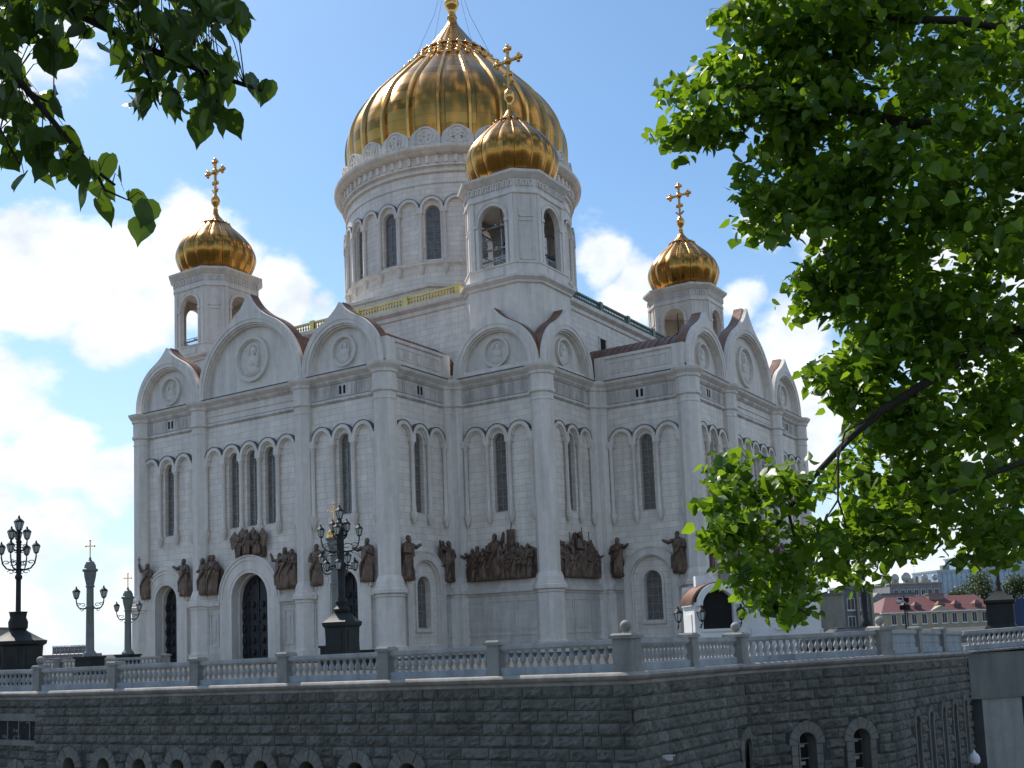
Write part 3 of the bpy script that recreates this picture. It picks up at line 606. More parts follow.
for k in range(NR):
    if rib0 is None:
        mb = MB(); pr = [p for p in DPd if p[1] < 81.5]; A = []; B = []; C_ = []
        L1 = [Vector((r * .985 - .05, -.34 * min(1, r / 9), z)) for r, z in pr]; L2 = [Vector((r * .985 + .44, -.17 * min(1, r / 9), z + .03)) for r, z in pr]; L3 = [Vector((r * .985 + .44, .17 * min(1, r / 9), z + .03)) for r, z in pr]; L4 = [Vector((r * .985 - .05, .34 * min(1, r / 9), z)) for r, z in pr]
        mb.strip(L2, L1); mb.strip(L3, L2); mb.strip(L4, L3); rib0 = mb.build('rib', GOLD_RIB, DOME, True, 60); o = rib0
    else: o = rib0.copy(); COL.objects.link(o); o.parent = DOME
    o.location = (0, 0, 0); o.rotation_euler = (0, 0, ph + 2 * pi * k / NR)
mb = MB()
for z, r, n, br in ((78.6, 7.1, 36, .42), (79.6, 6.15, 30, .4), (80.6, 5.25, 24, .42), (81.6, 4.4, 24, .34)):
    for k in range(n): a = 2 * pi * k / n; mb.ball((DX + r * math.cos(a), DY + r * math.sin(a), z), br, 7, 5)
mb.lathe(DX, DY, [(5.0, 80.9), (5.3, 81.1), (5.0, 81.4)], 48, 0, False)
mb.build('beaded_collar', GOLD_RIB, DOME, True, 50).location = (-DX, -DY, 0)
def cross(mb, x, y, z0, h, ax=(1, 0)):
    """ornate cross with budded ends, arms along ax"""
    u = Vector((*ax, 0)); w = h * .30; zc = z0 + h * .70; t = h * .028
    rz = math.atan2(ax[1], ax[0])
    mb.box((x, y, z0 + h * .46), (t * 2, t * 2, h * .92), rz); mb.box((x, y, zc), (w * 1.7, t * 2, t * 2), rz)
    for d, z in ((-w, zc), (w, zc), (0, zc + w)):
        c = Vector((x, y, z)) + u * d; mb.ball(c, t * 2.4, 8, 6)
        for e in ((t * 2.6, 0), (-t * 2.6, 0), (0, t * 2.6), (0, -t * 2.6)): mb.ball(c + u * e[0] + Vector((0, 0, e[1])), t * 1.9, 7, 5)
    mb.ball((x, y, zc), t * 3.6, 8, 6)
    for d in (-1, 1): mb.ball(Vector((x, y, z0 + h * .36)) + u * d * t * 2.5, t * 2.2, 7, 5)
    mb.tube([Vector((x, y, z0 + h * .1)) + u * (-h * .13) + Vector((0, 0, h * .07)), Vector((x, y, z0 + h * .1)) + u * (-h * .06), Vector((x, y, z0 + h * .08)), Vector((x, y, z0 + h * .1)) + u * (h * .06), Vector((x, y, z0 + h * .1)) + u * (h * .13) + Vector((0, 0, h * .07))], t, 6)
for k in range(4):
    a = rad(-100 + 90 * k); mb = MB(); mb.tube([(0, 0, 96.5), (3.4 * math.cos(a), 3.4 * math.sin(a), 86.5), (7.3 * math.cos(a), 7.3 * math.sin(a), 78.6)], .035, 4); mb.build('guy_wire', STEEL, DOME)
mb = MB(); mb.lathe(DX, DY, [(.7, 87.4), (.5, 88), (.55, 88.5), (.9, 88.9), (1.05, 89.5), (.9, 90.1), (.5, 90.5), (.3, 91)], 20); cross(mb, DX, DY, 91, 8.5); mb.build('finial_cross', GOLD_RIB, DOME, True, 50).location = (-DX, -DY, 0)
# four belfries
BP = [(3.6, 48.7), (4.2, 49.6), (4.65, 50.7), (4.82, 51.7), (4.55, 52.8), (3.8, 53.9), (2.75, 55.0), (1.6, 56.1), (.75, 57.0), (.32, 57.7), (.28, 58.3)]
BPd = dense(BP)
def octo(A_, s_): return [(s_, -A_), (A_, -s_), (A_, s_), (s_, A_), (-s_, A_), (-A_, s_), (-A_, -s_), (-s_, -A_)]
def belfry(ex, ey, front):
    mb = MB(); O = lambda pts: [(ex + x, ey + y) for x, y in pts]
    q = O(octo(4.7, 2.95)); mb.strip([(x, y, 27) for x, y in q], [(x, y, 36.9) for x, y in q], True)
    sweep(mb, q, [(0, 36.8), (.2, 36.9), (.25, 37.1), (.6, 37.4), (.62, 37.65), (-.1, 37.75)])
    q2 = O(octo(4.6, 2.85)); mb.strip([(x, y, 37.7) for x, y in q2], [(x, y, 39.0) for x, y in q2], True); sweep(mb, q2, [(0, 38.95), (.1, 39.0), (.1, 39.15), (-1.0, 39.2)])
    q3 = O(octo(4.4, 2.72)); A3, s3 = 4.4, 2.72
    for k in range(4):
        a = k * pi / 2; n = (round(math.sin(a)), -round(math.cos(a))); U = (round(math.cos(a)), round(math.sin(a))); fr = Fr(ex + n[0] * A3, ey + n[1] * A3, U, n)
        panel(mb, fr, [(-s3, 39.1), (s3, 39.1), (s3, 47), (-s3, 47)], [arch_pts(0, 39.25, 1.6, 44.0)], 0, .5)
        ring(mb, fr, 0, 44.0, 1.61, 1.95, 0, .14, leg=39.2, n=16); ring(mb, fr, 0, 44.0, 1.95, 2.05, 0, .2, n=16)
        for s_ in (-1, 1): fbox(mb, fr, s_ * 2.38 - .26, s_ * 2.38 + .26, 39.2, 46.3, .003, .16); fbox(mb, fr, s_ * 1.85 - .25, s_ * 1.85 + .25, 43.6, 43.95, .003, .24)
        fbox(mb, fr, -1.4, 1.4, 38.0, 38.8, .2, .27)
        b = a + pi / 4; nd = (math.sin(b), -math.cos(b)); ud = (math.cos(b), math.sin(b)); d = (A3 + s3) / math.sqrt(2); w = (A3 - s3) / math.sqrt(2); f2 = Fr(ex + nd[0] * d, ey + nd[1] * d, ud, nd)
        panel(mb, f2, [(-w, 39.1), (w, 39.1), (w, 47), (-w, 47)], [], 0)
        for z0, z1 in ((39.4, 43.6), (43.9, 46.5)):
            for u0, u1, zz0, zz1 in ((-.75, .75, z0, z0 + .12), (-.75, .75, z1 - .12, z1), (-.75, -.63, z0, z1), (.63, .75, z0, z1)): fbox(mb, f2, u0, u1, zz0, zz1, 0.001, .09)
        for i in range(9): u = (i - 4) * .62; ring(mb, fr, u, 47.6, .12, .26, .12, .24, leg=47.1, n=5)
        for i in range(3): u = (i - 1) * .62; ring(mb, f2, u, 47.6, .12, .26, .12, .24, leg=47.1, n=5)
    sweep(mb, q3, [(0, 46.3), (.18, 46.4), (.18, 46.65), (.1, 46.7), (.1, 47.85), (.25, 47.95), (.4, 48.1), (.72, 48.4), (.75, 48.65), (.2, 48.8), (-.8, 48.9)])
    mb.add([(x, y, 48.75) for x, y in O(octo(4.2, 2.6))], [tuple(range(8))]); mb.add([(x, y, 46.5) for x, y in O(octo(4.3, 2.65))], [tuple(reversed(range(8)))]); mb.add([(x, y, 39.15) for x, y in O(octo(4.3, 2.65))], [tuple(range(8))])
    mb.lathe(ex, ey, [(3.7, 48.7), (3.65, 49.0)], 32, 0, False)
    T = mb.build('belfry', MARBLE_UP, CA)
    p0 = rad(-54); ex_, ey_ = ex, ey; ex = ey = 0; g = MB(); g.lathe(ex, ey, BPd, 16 * 6, p0, True, lambda a, z: (1 + .05 * abs(math.sin((a - p0) * 8))) * (1.0))
    for k in range(16):
        a = p0 + 2 * pi * k / 16; pts = [(ex + (r + .03) * math.cos(a), ey + (r + .03) * math.sin(a), z) for r, z in BPd if z < 56.4]; g.tube(pts, [min(.09, .03 * r + .02) for r, z in BPd if z < 56.4], 5)
    for k in range(16): a = p0 + 2 * pi * (k + .5) / 16; g.ball((ex + 1.75 * math.cos(a), ey + 1.75 * math.sin(a), 56.0), .26, 6, 5)
    g.lathe(ex, ey, [(1.5, 56.0), (1.75, 56.2), (1.45, 56.4)], 24, 0, False)
    ex, ey = ex_, ey_; g.build('onion_dome', GOLD_SMALL, T, True, 45).location = (ex, ey, 0)
    g = MB(); g.lathe(ex, ey, [(.26, 57.9), (.2, 58.3), (.3, 58.7), (.52, 59.0), (.6, 59.4), (.5, 59.8), (.25, 60.1), (.15, 60.3)], 14); cross(g, ex, ey, 60.2, 4.5); g.build('cross', GOLD_RIB, T, True, 50)
    bl = MB(); bl.lathe(ex + .9, ey - .6, [(1.0, 41.9), (.95, 42.1), (.7, 42.6), (.55, 43.3), (.35, 43.7), (.1, 43.8)], 18); bl.tube([(ex + .9, ey - .6, 43.7), (ex + .9, ey - .6, 46.5)], .07)
    bl.lathe(ex - 1.6, ey + .8, [(.7, 42.6), (.65, 42.8), (.45, 43.3), (.25, 43.7), (.1, 43.8)], 14); bl.tube([(ex - 1.6, ey + .8, 43.7), (ex - 1.6, ey + .8, 46.5)], .06)
    bl.build('bell', IRON, T, True, 50)
    fm = MB()
    for z in ((40.3, 41.5, 43.9) if front else (40.2,)):
        for d in (-2.8, 0, 2.8): fm.box((ex + d, ey, z), (.16, 7.4, .16)); fm.box((ex, ey + d, z + .17), (7.4, .16, .16))
    if front:
        for dx in (-2.6, 2.6, 0):
            for dy in (-2.6, 2.6): fm.box((ex + dx, ey + dy, 42.8), (.14, .14, 7.2))
        fm.box((ex - .6, ey + .4, 41.7), (3.2, 3.0, .12)); fm.tube([(ex - 2.5, ey - 2.5, 39.3), (ex + 2.4, ey + .5, 43.6)], .06); fm.tube([(ex - 2.5, ey + 2.5, 40), (ex + 2.4, ey - 1.5, 44.6)], .06)
    for k in range(4):
        a = k * pi / 2; n = (round(math.sin(a)), -round(math.cos(a))); U = (round(math.cos(a)), round(math.sin(a))); fr = Fr(ex + n[0] * 4.05, ey + n[1] * 4.05, U, n)
        fbox(fm, fr, -1.34, 1.34, 40.15, 40.22, 0, .06)
        for i in range(8): fbox(fm, fr, -1.25 + i * .357, -1.21 + i * .357, 39.25, 40.15, 0, .05)
    fm.build('bell_frame', STEEL, T)
for ex, ey in ((-22.95, -22.75), (22.45, -22.45), (22.45, 22.45), (-22.45, 22.45)): belfry(ex, ey, ex > 0 and ey < 0)
# bronze high reliefs over the plinth
def figure(mb, fr, u, z, o, h, seed, arm=None, lean=0, wings=False, turn=0, cross_=False, kneel=False):
    rg = random.Random(seed); P = fr.P; k1 = rg.uniform(0, 6); N = 18
    prof = [(0, .15, .10), (.04, .175, .12), (.12, .165, .115), (.2, .175, .12), (.3, .16, .11), (.42, .155, .115), (.55, .15, .11), (.68, .16, .105), (.77, .165, .095), (.82, .13, .08), (.85, .055, .05), (.87, .048, .048)]
    vs = []
    for t, a, b in prof:
        for i in range(N):
            w = 2 * pi * i / N; fold = 1 + (.13 * math.sin(5 * w + k1 + 5 * t) + .08 * math.sin(8 * w + 2 * k1 - 4 * t)) * (1 if t < .7 else .3)
            sway = .02 * h * math.sin(3 * t + k1)
            vs.append(P(u + a * h * fold * math.cos(w) + lean * t * h + sway, z + t * h, o + b * h * fold * math.sin(w)))
    mb.add(vs, [(j * N + i, j * N + (i + 1) % N, (j + 1) * N + (i + 1) % N, (j + 1) * N + i) for j in range(len(prof) - 1) for i in range(N)] + [tuple(reversed(range(N)))])
    hc = P(u + lean * .93 * h + .02 * h * math.sin(2.7 + k1), z + .925 * h, o + .03 * h); mb.add(*ell(hc, fr, .05 * h, .072 * h, .058 * h, 10, 8))
    mb.add(*ell(hc + Vector((0, 0, .012 * h)) - fr.n * .015 * h, fr, .06 * h, .068 * h, .055 * h, 8, 6)); mb.add(*ell(hc + Vector((0, 0, -.055 * h)) + fr.n * .035 * h, fr, .035 * h, .06 * h, .03 * h, 8, 6))
    for sgn in (-1, 1):
        sh = P(u + sgn * .125 * h + lean * .78 * h, z + .79 * h, o + .02 * h)
        pose = arm if arm is not None and sgn == (1 if arm >= 0 else -1) else None
        if pose is not None: el_ = P(u + sgn * .22 * h + lean * .78 * h, z + (.74 + .06 * (abs(pose) > 1)) * h, o + .07 * h); ha = P(u + sgn * (.34 if abs(pose) <= 1 else .27) * h + lean * .8 * h, z + (.80 if abs(pose) <= 1 else .98) * h, o + .10 * h)
        else: el_ = P(u + sgn * .18 * h + lean * .6 * h, z + .62 * h, o + .05 * h); ha = P(u + sgn * rg.uniform(.0, .08) * h + lean * .6 * h, z + rg.uniform(.58, .70) * h, o + .13 * h)
        mb.tube([sh, el_, ha], [.052 * h, .05 * h, .034 * h], 8); mb.add(*ell(ha, fr, .026 * h, .036 * h, .024 * h, 7, 5))
        if cross_ and pose is not None: mb.tube([ha + Vector((0, 0, -.05 * h)), ha + Vector((0, 0, .22 * h))], .012 * h, 5); mb.tube([ha + Vector((0, 0, .14 * h)) - fr.U * .06 * h, ha + Vector((0, 0, .14 * h)) + fr.U * .06 * h], .012 * h, 5)
        if wings:
            W = [P(u + sgn * .1 * h, z + .8 * h, o - .03 * h), P(u + sgn * .3 * h, z + 1.08 * h, o - .02 * h), P(u + sgn * .58 * h, z + .8 * h, o), P(u + sgn * .44 * h, z + .3 * h, o + .02 * h), P(u + sgn * .14 * h, z + .45 * h, o - .02 * h)]
            W2 = [w - fr.n * .06 * h for w in W]; mb.add(W + W2, [(0, 1, 2, 3, 4), (9, 8, 7, 6, 5)] + [(i, 5 + i, 5 + (i + 1) % 5, (i + 1) % 5) for i in range(5)])
    # mantle
    mb.tube([P(u + .12 * h + lean * .7 * h, z + .78 * h, o + .07 * h), P(u + .02 * h, z + .55 * h, o + .125 * h), P(u - .13 * h, z + .38 * h, o + .08 * h), P(u - .16 * h, z + .12 * h, o + .05 * h)], [.03 * h, .045 * h, .05 * h, .035 * h], 6)
def slab(mb, fr, u0, u1, z0, tops, o0, o1):
    n = len(tops); us = np.linspace(u0, u1, n); out = [(u0, z0), (u1, z0)] + [(us[i], tops[i]) for i in range(n - 1, -1, -1)]
    mb.poly([[fr.P(u, z, o1) for u, z in out]]); mb.strip([fr.P(u, z, o0) for u, z in out], [fr.P(u, z, o1) for u, z in out], True)
SC = [0]
def sculpture(fn):
    mb = MB(); fn(mb); SC[0] += 1; mb.build('bronze_relief', BRONZE, CA, True, 45)
for fr in (armS, armE):
    f = fr
    sculpture(lambda mb: figure(mb, f, -BAY - 3.05, 7.1, .65, 3.9, 11, arm=-1.5, lean=.10, cross_=True))
    sculpture(lambda mb: figure(mb, f, -BAY + 3.1, 7.1, .65, 4.0, 12, arm=-1))
    sculpture(lambda mb: (figure(mb, f, -6.55, 7.05, .65, 3.9, 13), figure(mb, f, -5.75, 7.1, .45, 4.1, 14), figure(mb, f, -5.0, 7.05, .75, 4.1, 15), slab(mb, f, -7.0, -4.2, 7.05, [10.0, 10.6, 10.4, 9.6], .05, .4)))
    sculpture(lambda mb: (figure(mb, f, 4.55, 7.05, .7, 3.6, 16, arm=-1.5), figure(mb, f, 5.3, 7.05, .75, 4.1, 17), figure(mb, f, 6.1, 7.05, .6, 3.9, 18), slab(mb, f, 4.2, 6.7, 7.05, [9.6, 10.8, 10.6, 10.2], .05, .4)))
    sculpture(lambda mb: (figure(mb, f, -1.25, 10.75, .7, 2.35, 19, wings=True, lean=.05), figure(mb, f, 0, 10.85, .8, 2.5, 20, wings=True), figure(mb, f, 1.25, 10.75, .7, 2.4, 21, wings=True, lean=-.05), slab(mb, f, -2.0, 2.0, 10.55, [11.4, 12.3, 12.6, 12.3, 11.5], .05, .55)))
    sculpture(lambda mb: figure(mb, f, BAY - 3.2, 7.1, .65, 4.05, 22, lean=-.02, arm=1))
    sculpture(lambda mb: figure(mb, f, BAY + 3.05, 7.1, .65, 4.1, 23, arm=-1))
sculpture(lambda mb: figure(mb, sideS, -37.0, 7.1, .6, 4.3, 24, arm=1)); sculpture(lambda mb: (figure(mb, sideS, -30.6, 7.1, .6, 4.1, 25, arm=-1, lean=.02), figure(mb, sideS, -31.3, 8.6, .45, 2.6, 26, arm=-1.5)))
sculpture(lambda mb: figure(mb, sideE, 30.6, 7.1, .6, 4.1, 27, arm=1)); sculpture(lambda mb: figure(mb, sideE, 37.3, 7.1, .6, 4.2, 28, arm=-1))
def crowd(mb, fr, u0, u1, seed, tall, banner):
    rg = random.Random(seed); w = u1 - u0; n = max(4, int(w / .62))
    tops = [9.9 + rg.uniform(-.25, .45) for i in range(9)]; slab(mb, fr, u0, u1, 7.05, tops, .03, .32)
    for row, (o, h0, z0) in enumerate(((.42, 3.5, 7.05), (.78, 2.75, 7.05))):
        for i in range(n):
            u = u0 + .35 + (w - .7) * (i + (.5 if row else 0)) / n; d = abs(u - tall); h = h0 * rg.uniform(.9, 1.1)
            if d < .55 and row == 0: continue
            figure(mb, fr, u, z0, o, h * (.72 if row and rg.random() < .45 else 1), seed * 50 + row * 20 + i, arm=rg.choice((None, None, 1, -1)), lean=rg.uniform(-.06, .06))
    figure(mb, fr, tall, 7.1, .7, 4.5, seed + 500, arm=1.5 if banner else 1)
    if banner:
        fbox(mb, fr, tall + 1.15, tall + 2.0, 10.3, 11.9, .35, .5); mb.tube([fr.P(tall + 1.4, 9.6, .5), fr.P(tall + 1.75, 12.6, .5)], .06)
    else:
        for du, zt in ((-1.9, 11.5), (.6, 12.1), (2.0, 11.7), (-.6, 11.6)): mb.tube([fr.P(tall + du, 8, .7), fr.P(tall + du + .1, zt, .6)], .05)
        fbox(mb, fr, tall - .6, tall + .6, 10.6, 11.5, .3, .5)
sculpture(lambda mb: crowd(mb, blkS, 19.6, 27.35, 3, 23.0, True)); sculpture(lambda mb: crowd(mb, blkE, -27.3, -19.7, 5, -23.6, False))
# the dark door ramps: small dark kiosk-like boxes are separate things further down

# ------------------------------------------------------------------ rusticated retaining wall
def wall_run(a, b, za, zb, openings, mb_block, mb_joint, mb_trim, mb_hole, zbot=-8.0, seed=0, courses=17):
    """blocks between plan points a and b; the top follows the ledge from za to zb; openings: (s, z_spring, half width, ring, z_bottom)"""
    rg = random.Random(seed); A = Vector((*a, 0)); Bv = Vector((*b, 0)); Ln = (Bv - A).length; U = (Bv - A) / Ln; n = Vector((U.y, -U.x, 0)); fr = Fr(A.x, A.y, (U.x, U.y), (n.x, n.y))
    top = lambda s: za + (zb - za) * s / Ln
    holes = []
    for s, zs, hw, rw, z0 in openings: holes.append(arch_pts(s, z0, hw, zs, 10))
    panel(mb_joint, fr, [(0, zbot), (Ln, zbot), (Ln, top(Ln) - .05), (0, top(0) - .05)], holes, -.04, .55)
    CH = .43
    for c in range(courses):
        s = -rg.uniform(0, .5)
        while s < Ln:
            L_ = rg.uniform(.62, 1.25); s0, s1 = max(s, 0.0) + .012, min(s + L_, Ln) - .012; s += L_
            if s1 - s0 < .12: continue
            zt = -.42 - c * CH; zl = zt - CH + .025
            def hit(x, z): return any((abs(x - o[0]) < o[2] + o[3] * .7 and o[4] - .1 < z - top(x) + top(o[0]) < o[1]) or ((x - o[0]) ** 2 + (z - o[1]) ** 2 < (o[2] + o[3] * .8) ** 2 and z >= o[1]) for o in openings)
            zm = (zt + zl) / 2
            if hit((s0 + s1) / 2, top((s0 + s1) / 2) + zm): continue
            # shorten where an opening bites into the block
            for o in openings:
                x0, x1 = o[0] - o[2] - o[3] * .55, o[0] + o[2] + o[3] * .55
                zz = top(o[0]) + zm
                if zz < o[1] + (o[2] + o[3]) * .6 and zz > o[4] - .1:
                    if s0 < x0 < s1: s1 = x0
                    elif s0 < x1 < s1: s0 = x1
            if s1 - s0 < .1: continue
            nx = max(3, int((s1 - s0) / .16)) + 1; nz = 4; vs = []; base = rg.uniform(.03, .1); tilt = rg.uniform(-.05, .05)
            for j in range(nz + 1):
                for i in range(nx + 1):
                    edge = i in (0, nx) or j in (0, nz)
                    x = s0 + (s1 - s0) * i / nx; z = zl + (zt - zl) * j / nz
                    o = -.02 if edge else base + rg.uniform(-.035, .05) + tilt * (j / nz - .5) * 2
                    if not edge: x += rg.uniform(-.03, .03); z += rg.uniform(-.03, .03)
                    vs.append(fr.P(x, top(x) + z, o))
            mb_block.add(vs, [(j * (nx + 1) + i, j * (nx + 1) + i + 1, (j + 1) * (nx + 1) + i + 1, (j + 1) * (nx + 1) + i) for j in range(nz) for i in range(nx)])
    for s, zs, hw, rw, z0 in openings:
        k = 9
        for i in range(k): ring(mb_trim, fr, s, zs, hw, hw + rw * (1.06 if i == k // 2 else 1), -.04, .1 + rg.uniform(0, .03), n=3, a0=pi * i / k + .012, a1=pi * (i + 1) / k - .012)
        ring(mb_trim, fr, s, zs, hw - .02, hw + .02, -.55, .09, leg=z0, n=14)
        zz = zs
        while zz > max(z0, -7.9):
            for sg in (-1, 1): fbox(mb_trim, fr, *sorted((s + sg * hw, s + sg * (hw + rw * .72))), max(zz - .42, z0), zz - .015, -.04, .09)
            zz -= .43
    return fr
WALL = thing('retaining_wall', 'long terrace wall of dark rough granite blocks with small arched openings', 'wall')
bk, jt, tr, hl = MB(), MB(), MB(), MB()
WP = [((-30, -82.95), (31.0, -82.95), -.30, -.24), ((31.0, -83.4), (64.15, -83.4), -.22, .24), ((64.15, -83.4), (64.15, -73.05), .24, .07), ((64.15, -73.05), (68.35, -66.25), .07, .10), ((68.35, -66.25), (68.75, -50.3), .10, -.27)]
OPEN = []
for i in range(9):
    x = 33.9 + i * 2.585; zt = -2.87 + .34 * i / 8; OPEN.append((x - 31.0, zt - .95, .46, .48, -6.9))
opens = [[(58.9, -4.6, .46, .48, -6.9)], OPEN, [(10.0, -3.35, .42, .4, -6.2)], [(2.95, -3.45, .52, .44, -6.2), (5.95, -3.5, .52, .44, -6.2)], [(s, -3.25, .36, .3, -6.4) for s in (3.8, 6.4, 9.1, 11.6, 14.3)]]
FRW = [wall_run(a, b, za, zb, op, bk, jt, tr, hl, seed=i) for i, ((a, b, za, zb), op) in enumerate(zip(WP, opens))]
jt.build('wall_core', GRAN_DARK, WALL); bk.build('rough_block_face', GRANITE, WALL); tr.build('arch_surround', GRAN_TRIM, WALL)
for i, ops in enumerate(opens):
    f = FRW[i]
    for s, zs, hw, rw, z0 in ops:
        gm = MB(); gm.cur = 1; gm.poly([[f.P(u, z, -.5) for u, z in arch_pts(s, z0, hw, zs, 10)]]); gm.cur = 0
        if i == 3:
            gm.cur = 2
            for zz in (-3.55, -4.3, -5.0):
                for u in (-.22, .2): fbox(gm, f, s + u - .12, s + u + .12, zz - .07, zz + .07, -.49, -.47)
            gm.cur = 0; fbox(gm, f, s - .03, s + .03, z0, zs + hw - .02, -.46, -.40)
            for k in range(5): fbox(gm, f, s - hw, s + hw, zs - .05 - k * .62, zs + .0 - k * .62, -.46, -.40)
        gm.build('arched_window', (FRAME, DARK, LAMPG), WALL)
mb = MB(); fbox(mb, FRW[0], 52.0, 60.75, -2.65, -1.75, -.3, .1); mb.build('wall_recess', DARK, WALL)
mb = MB(); fbox(mb, FRW[0], 52.0, 60.9, -1.72, -1.35, 0, .2); fbox(mb, FRW[0], 52.0, 60.9, -2.95, -2.68, 0, .22)
for i in range(9): fbox(mb, FRW[0], 52.5 + i * .95, 52.56 + i * .95, -2.68, -1.72, .1, .15)
mb.build('recess_trim', GRAN_TRIM, WALL)
# pale ledge (roll moulding) along the top
def ledge(mb, pts):
    prof = [(-.2, -.42), (.0, -.42), (.02, -.30), (.14, -.27), (.24, -.20), (.28, -.12), (.24, -.03), (.14, .0), (-.28, .02)]
    n = len(pts); rows = []
    for i in range(n):
        p = Vector(pts[i]); d1 = (Vector(pts[i]) - Vector(pts[i - 1])) if i else (Vector(pts[1]) - p); d2 = (Vector(pts[i + 1]) - p) if i < n - 1 else d1
        d1.z = d2.z = 0; d1.normalize(); d2.normalize(); n1 = Vector((d1.y, -d1.x, 0)); n2 = Vector((d2.y, -d2.x, 0)); mm = (n1 + n2) / (1 + n1.dot(n2)); rows.append([p + mm * o + Vector((0, 0, z)) for o, z in prof])
    for i in range(n - 1): mb.strip(rows[i + 1], rows[i])
mb = MB(); ledge(mb, [(-30, -82.95, -.30), (31.0, -82.95, -.24)]); ledge(mb, [(31.0, -82.9, -.22), (31.0, -83.4, -.22), (64.15, -83.4, .24), (64.15, -73.05, .07), (68.35, -66.25, .10), (68.75, -50.3, -.27)])
mb.build('ledge', LEDGE, WALL, True, 50)

# ------------------------------------------------------------------ balustrades
BALP = [(.085, 0), (.085, .05), (.05, .08), (.07, .12), (.115, .22), (.12, .28), (.10, .36), (.06, .44), (.05, .50), (.075, .53), (.075, .58)]
bal_me = None
def balustrade(nm, label, pts, posts, nb, closed_bays=(), ball_posts=(), wide=(), thick_posts=.26):
    """pts: plan points with ledge height of the posts in order; nb: balusters per bay"""
    global bal_me
    T = thing(nm, label, 'balustrade', 'stone balustrades along the terrace')
    for i in range(len(pts) - 1):
        a, b = Vector(pts[i]), Vector(pts[i + 1]); d = b - a; Ln = math.hypot(d.x, d.y); U = Vector((d.x / Ln, d.y / Ln, 0)); ng = math.atan2(d.y, d.x)
        def bar(mb, z0, z1, w, o=0):
            n = Vector((U.y, -U.x, 0)); p = []
            for q in (a, b):
                for s_ in (-w, w):
                    for z in (z0, z1): p.append(q + n * (s_ + o) + Vector((0, 0, z)))
            mb.add(p, [(0, 1, 3, 2), (4, 6, 7, 5), (0, 4, 5, 1), (2, 3, 7, 6), (1, 5, 7, 3), (0, 2, 6, 4)])
        mb = MB(); bar(mb, .87, .93, .11); bar(mb, .93, 1.06, .17); bar(mb, 1.06, 1.10, .14); mb.build('rail', BALU, T)
        mb = MB(); nblk = max(2, int(Ln / 1.15)) 
        for k in range(nblk):
            c0, c1 = a + d * ((k + .006) / nblk), a + d * ((k + .994) / nblk); n = Vector((U.y, -U.x, 0)) * .16
            mb.add([c0 + n, c1 + n, c1 + n + Vector((0, 0, .28)), c0 + n + Vector((0, 0, .28)), c0 - n, c1 - n, c1 - n + Vector((0, 0, .28)), c0 - n + Vector((0, 0, .28))], [(0, 1, 2, 3), (5, 4, 7, 6), (4, 0, 3, 7), (1, 5, 6, 2), (3, 2, 6, 7)])
        mb.build('base_block', BALUBASE, T)
        if i in closed_bays:
            mb = MB(); bar(mb, .28, .87, .06); bar(mb, .5, .56, .09); mb.build('solid_panel', BALUBASE, T); continue
        for k in range(nb[i]):
            f = (.30 + (Ln - .60) * (k + .5) / nb[i]) / Ln; p = a + d * f
            if bal_me is None:
                m_ = MB(); m_.lathe(0, 0, BALP, 8); o = m_.build('baluster', BALU, T, True, 60); bal_me = o.data
            else:
                o = bpy.data.objects.new('baluster', bal_me); COL.objects.link(o); o.parent = T
            o.location = (p.x, p.y, p.z + .285)
    for i in posts:
        p = Vector(pts[i]); w = .36 if i in wide else thick_posts; a = Vector(pts[max(i - 1, 0)]); b = Vector(pts[min(i + 1, len(pts) - 1)]); rz = math.atan2((b - a).y, (b - a).x)
        mb = MB(); mb.box((p.x, p.y, p.z + .08), (2.25 * w, 2.25 * w, .2), rz); mb.box((p.x, p.y, p.z + .6), (2 * w, 2 * w, 1.0), rz); mb.box((p.x, p.y, p.z + 1.16), (2.5 * w, 2.5 * w, .12), rz); mb.box((p.x, p.y, p.z + 1.25), (2.3 * w, 2.3 * w, .07), rz, .85)
        po = mb.build('post', POSTM, T)
        if i in ball_posts:
            mb = MB(); mb.lathe(p.x, p.y, [(.14, p.z + 1.26), (.1, p.z + 1.33), (.1, p.z + 1.36)], 12); mb.ball((p.x, p.y, p.z + 1.52), .2, 18, 12); mb.build('ball_finial', POSTM, po, True, 60)
    return T
def P3(px, py, D): v = at(px, py, D); return (v.x, v.y)
run1 = [(31.01, -83.1, -.22)] + [(36.9, -83.1, -.15), (42.6, -83.1, -.09), (48.0, -83.1, .0), (53.4, -83.1, .07), (58.55, -83.1, .16), (63.85, -83.1, .24)]
balustrade('balustrade', 'long pale stone balustrade in front of the cathedral doors, ending at the ball-topped corner', run1, range(0, 7), [15, 15, 14, 14, 14, 14], ball_posts=(0, 6), wide=(6,))
balustrade('balustrade', 'stone balustrade at the far left edge below the big black lamp', [(6, -82.65, -.27), (12.2, -82.65, -.26), (18.4, -82.65, -.25), (24.6, -82.65, -.25), (30.55, -82.65, -.24)], (0, 1, 2, 3), [14, 14, 14, 14])
balustrade('balustrade', 'short two-bay balustrade with slender sunlit balusters between two ball-topped posts', [(63.85, -82.7, .23), (63.85, -77.9, .15), (63.85, -73.0, .07)], (1, 2), [13, 12], ball_posts=(2,), wide=(2,))
balustrade('balustrade', 'single-bay balustrade right of the little entrance pavilion with fat bright balusters', [(63.95, -72.7, .07), (68.0, -66.1, .10)], (1,), [20], ball_posts=(1,), wide=(1,))
balustrade('balustrade', 'balustrade of three solid panels below the red-roofed house', [(68.15, -65.7, .10), (68.25, -60.4, .0), (68.38, -55.3, -.13), (68.5, -50.5, -.25)], (1, 2), [0, 0, 0], closed_bays=(0, 1, 2))
BR0 = Vector((68.75, -50.3, -.27)); BR1 = BR0 + Vector((3.0, 3.7, .14)).normalized() * 30
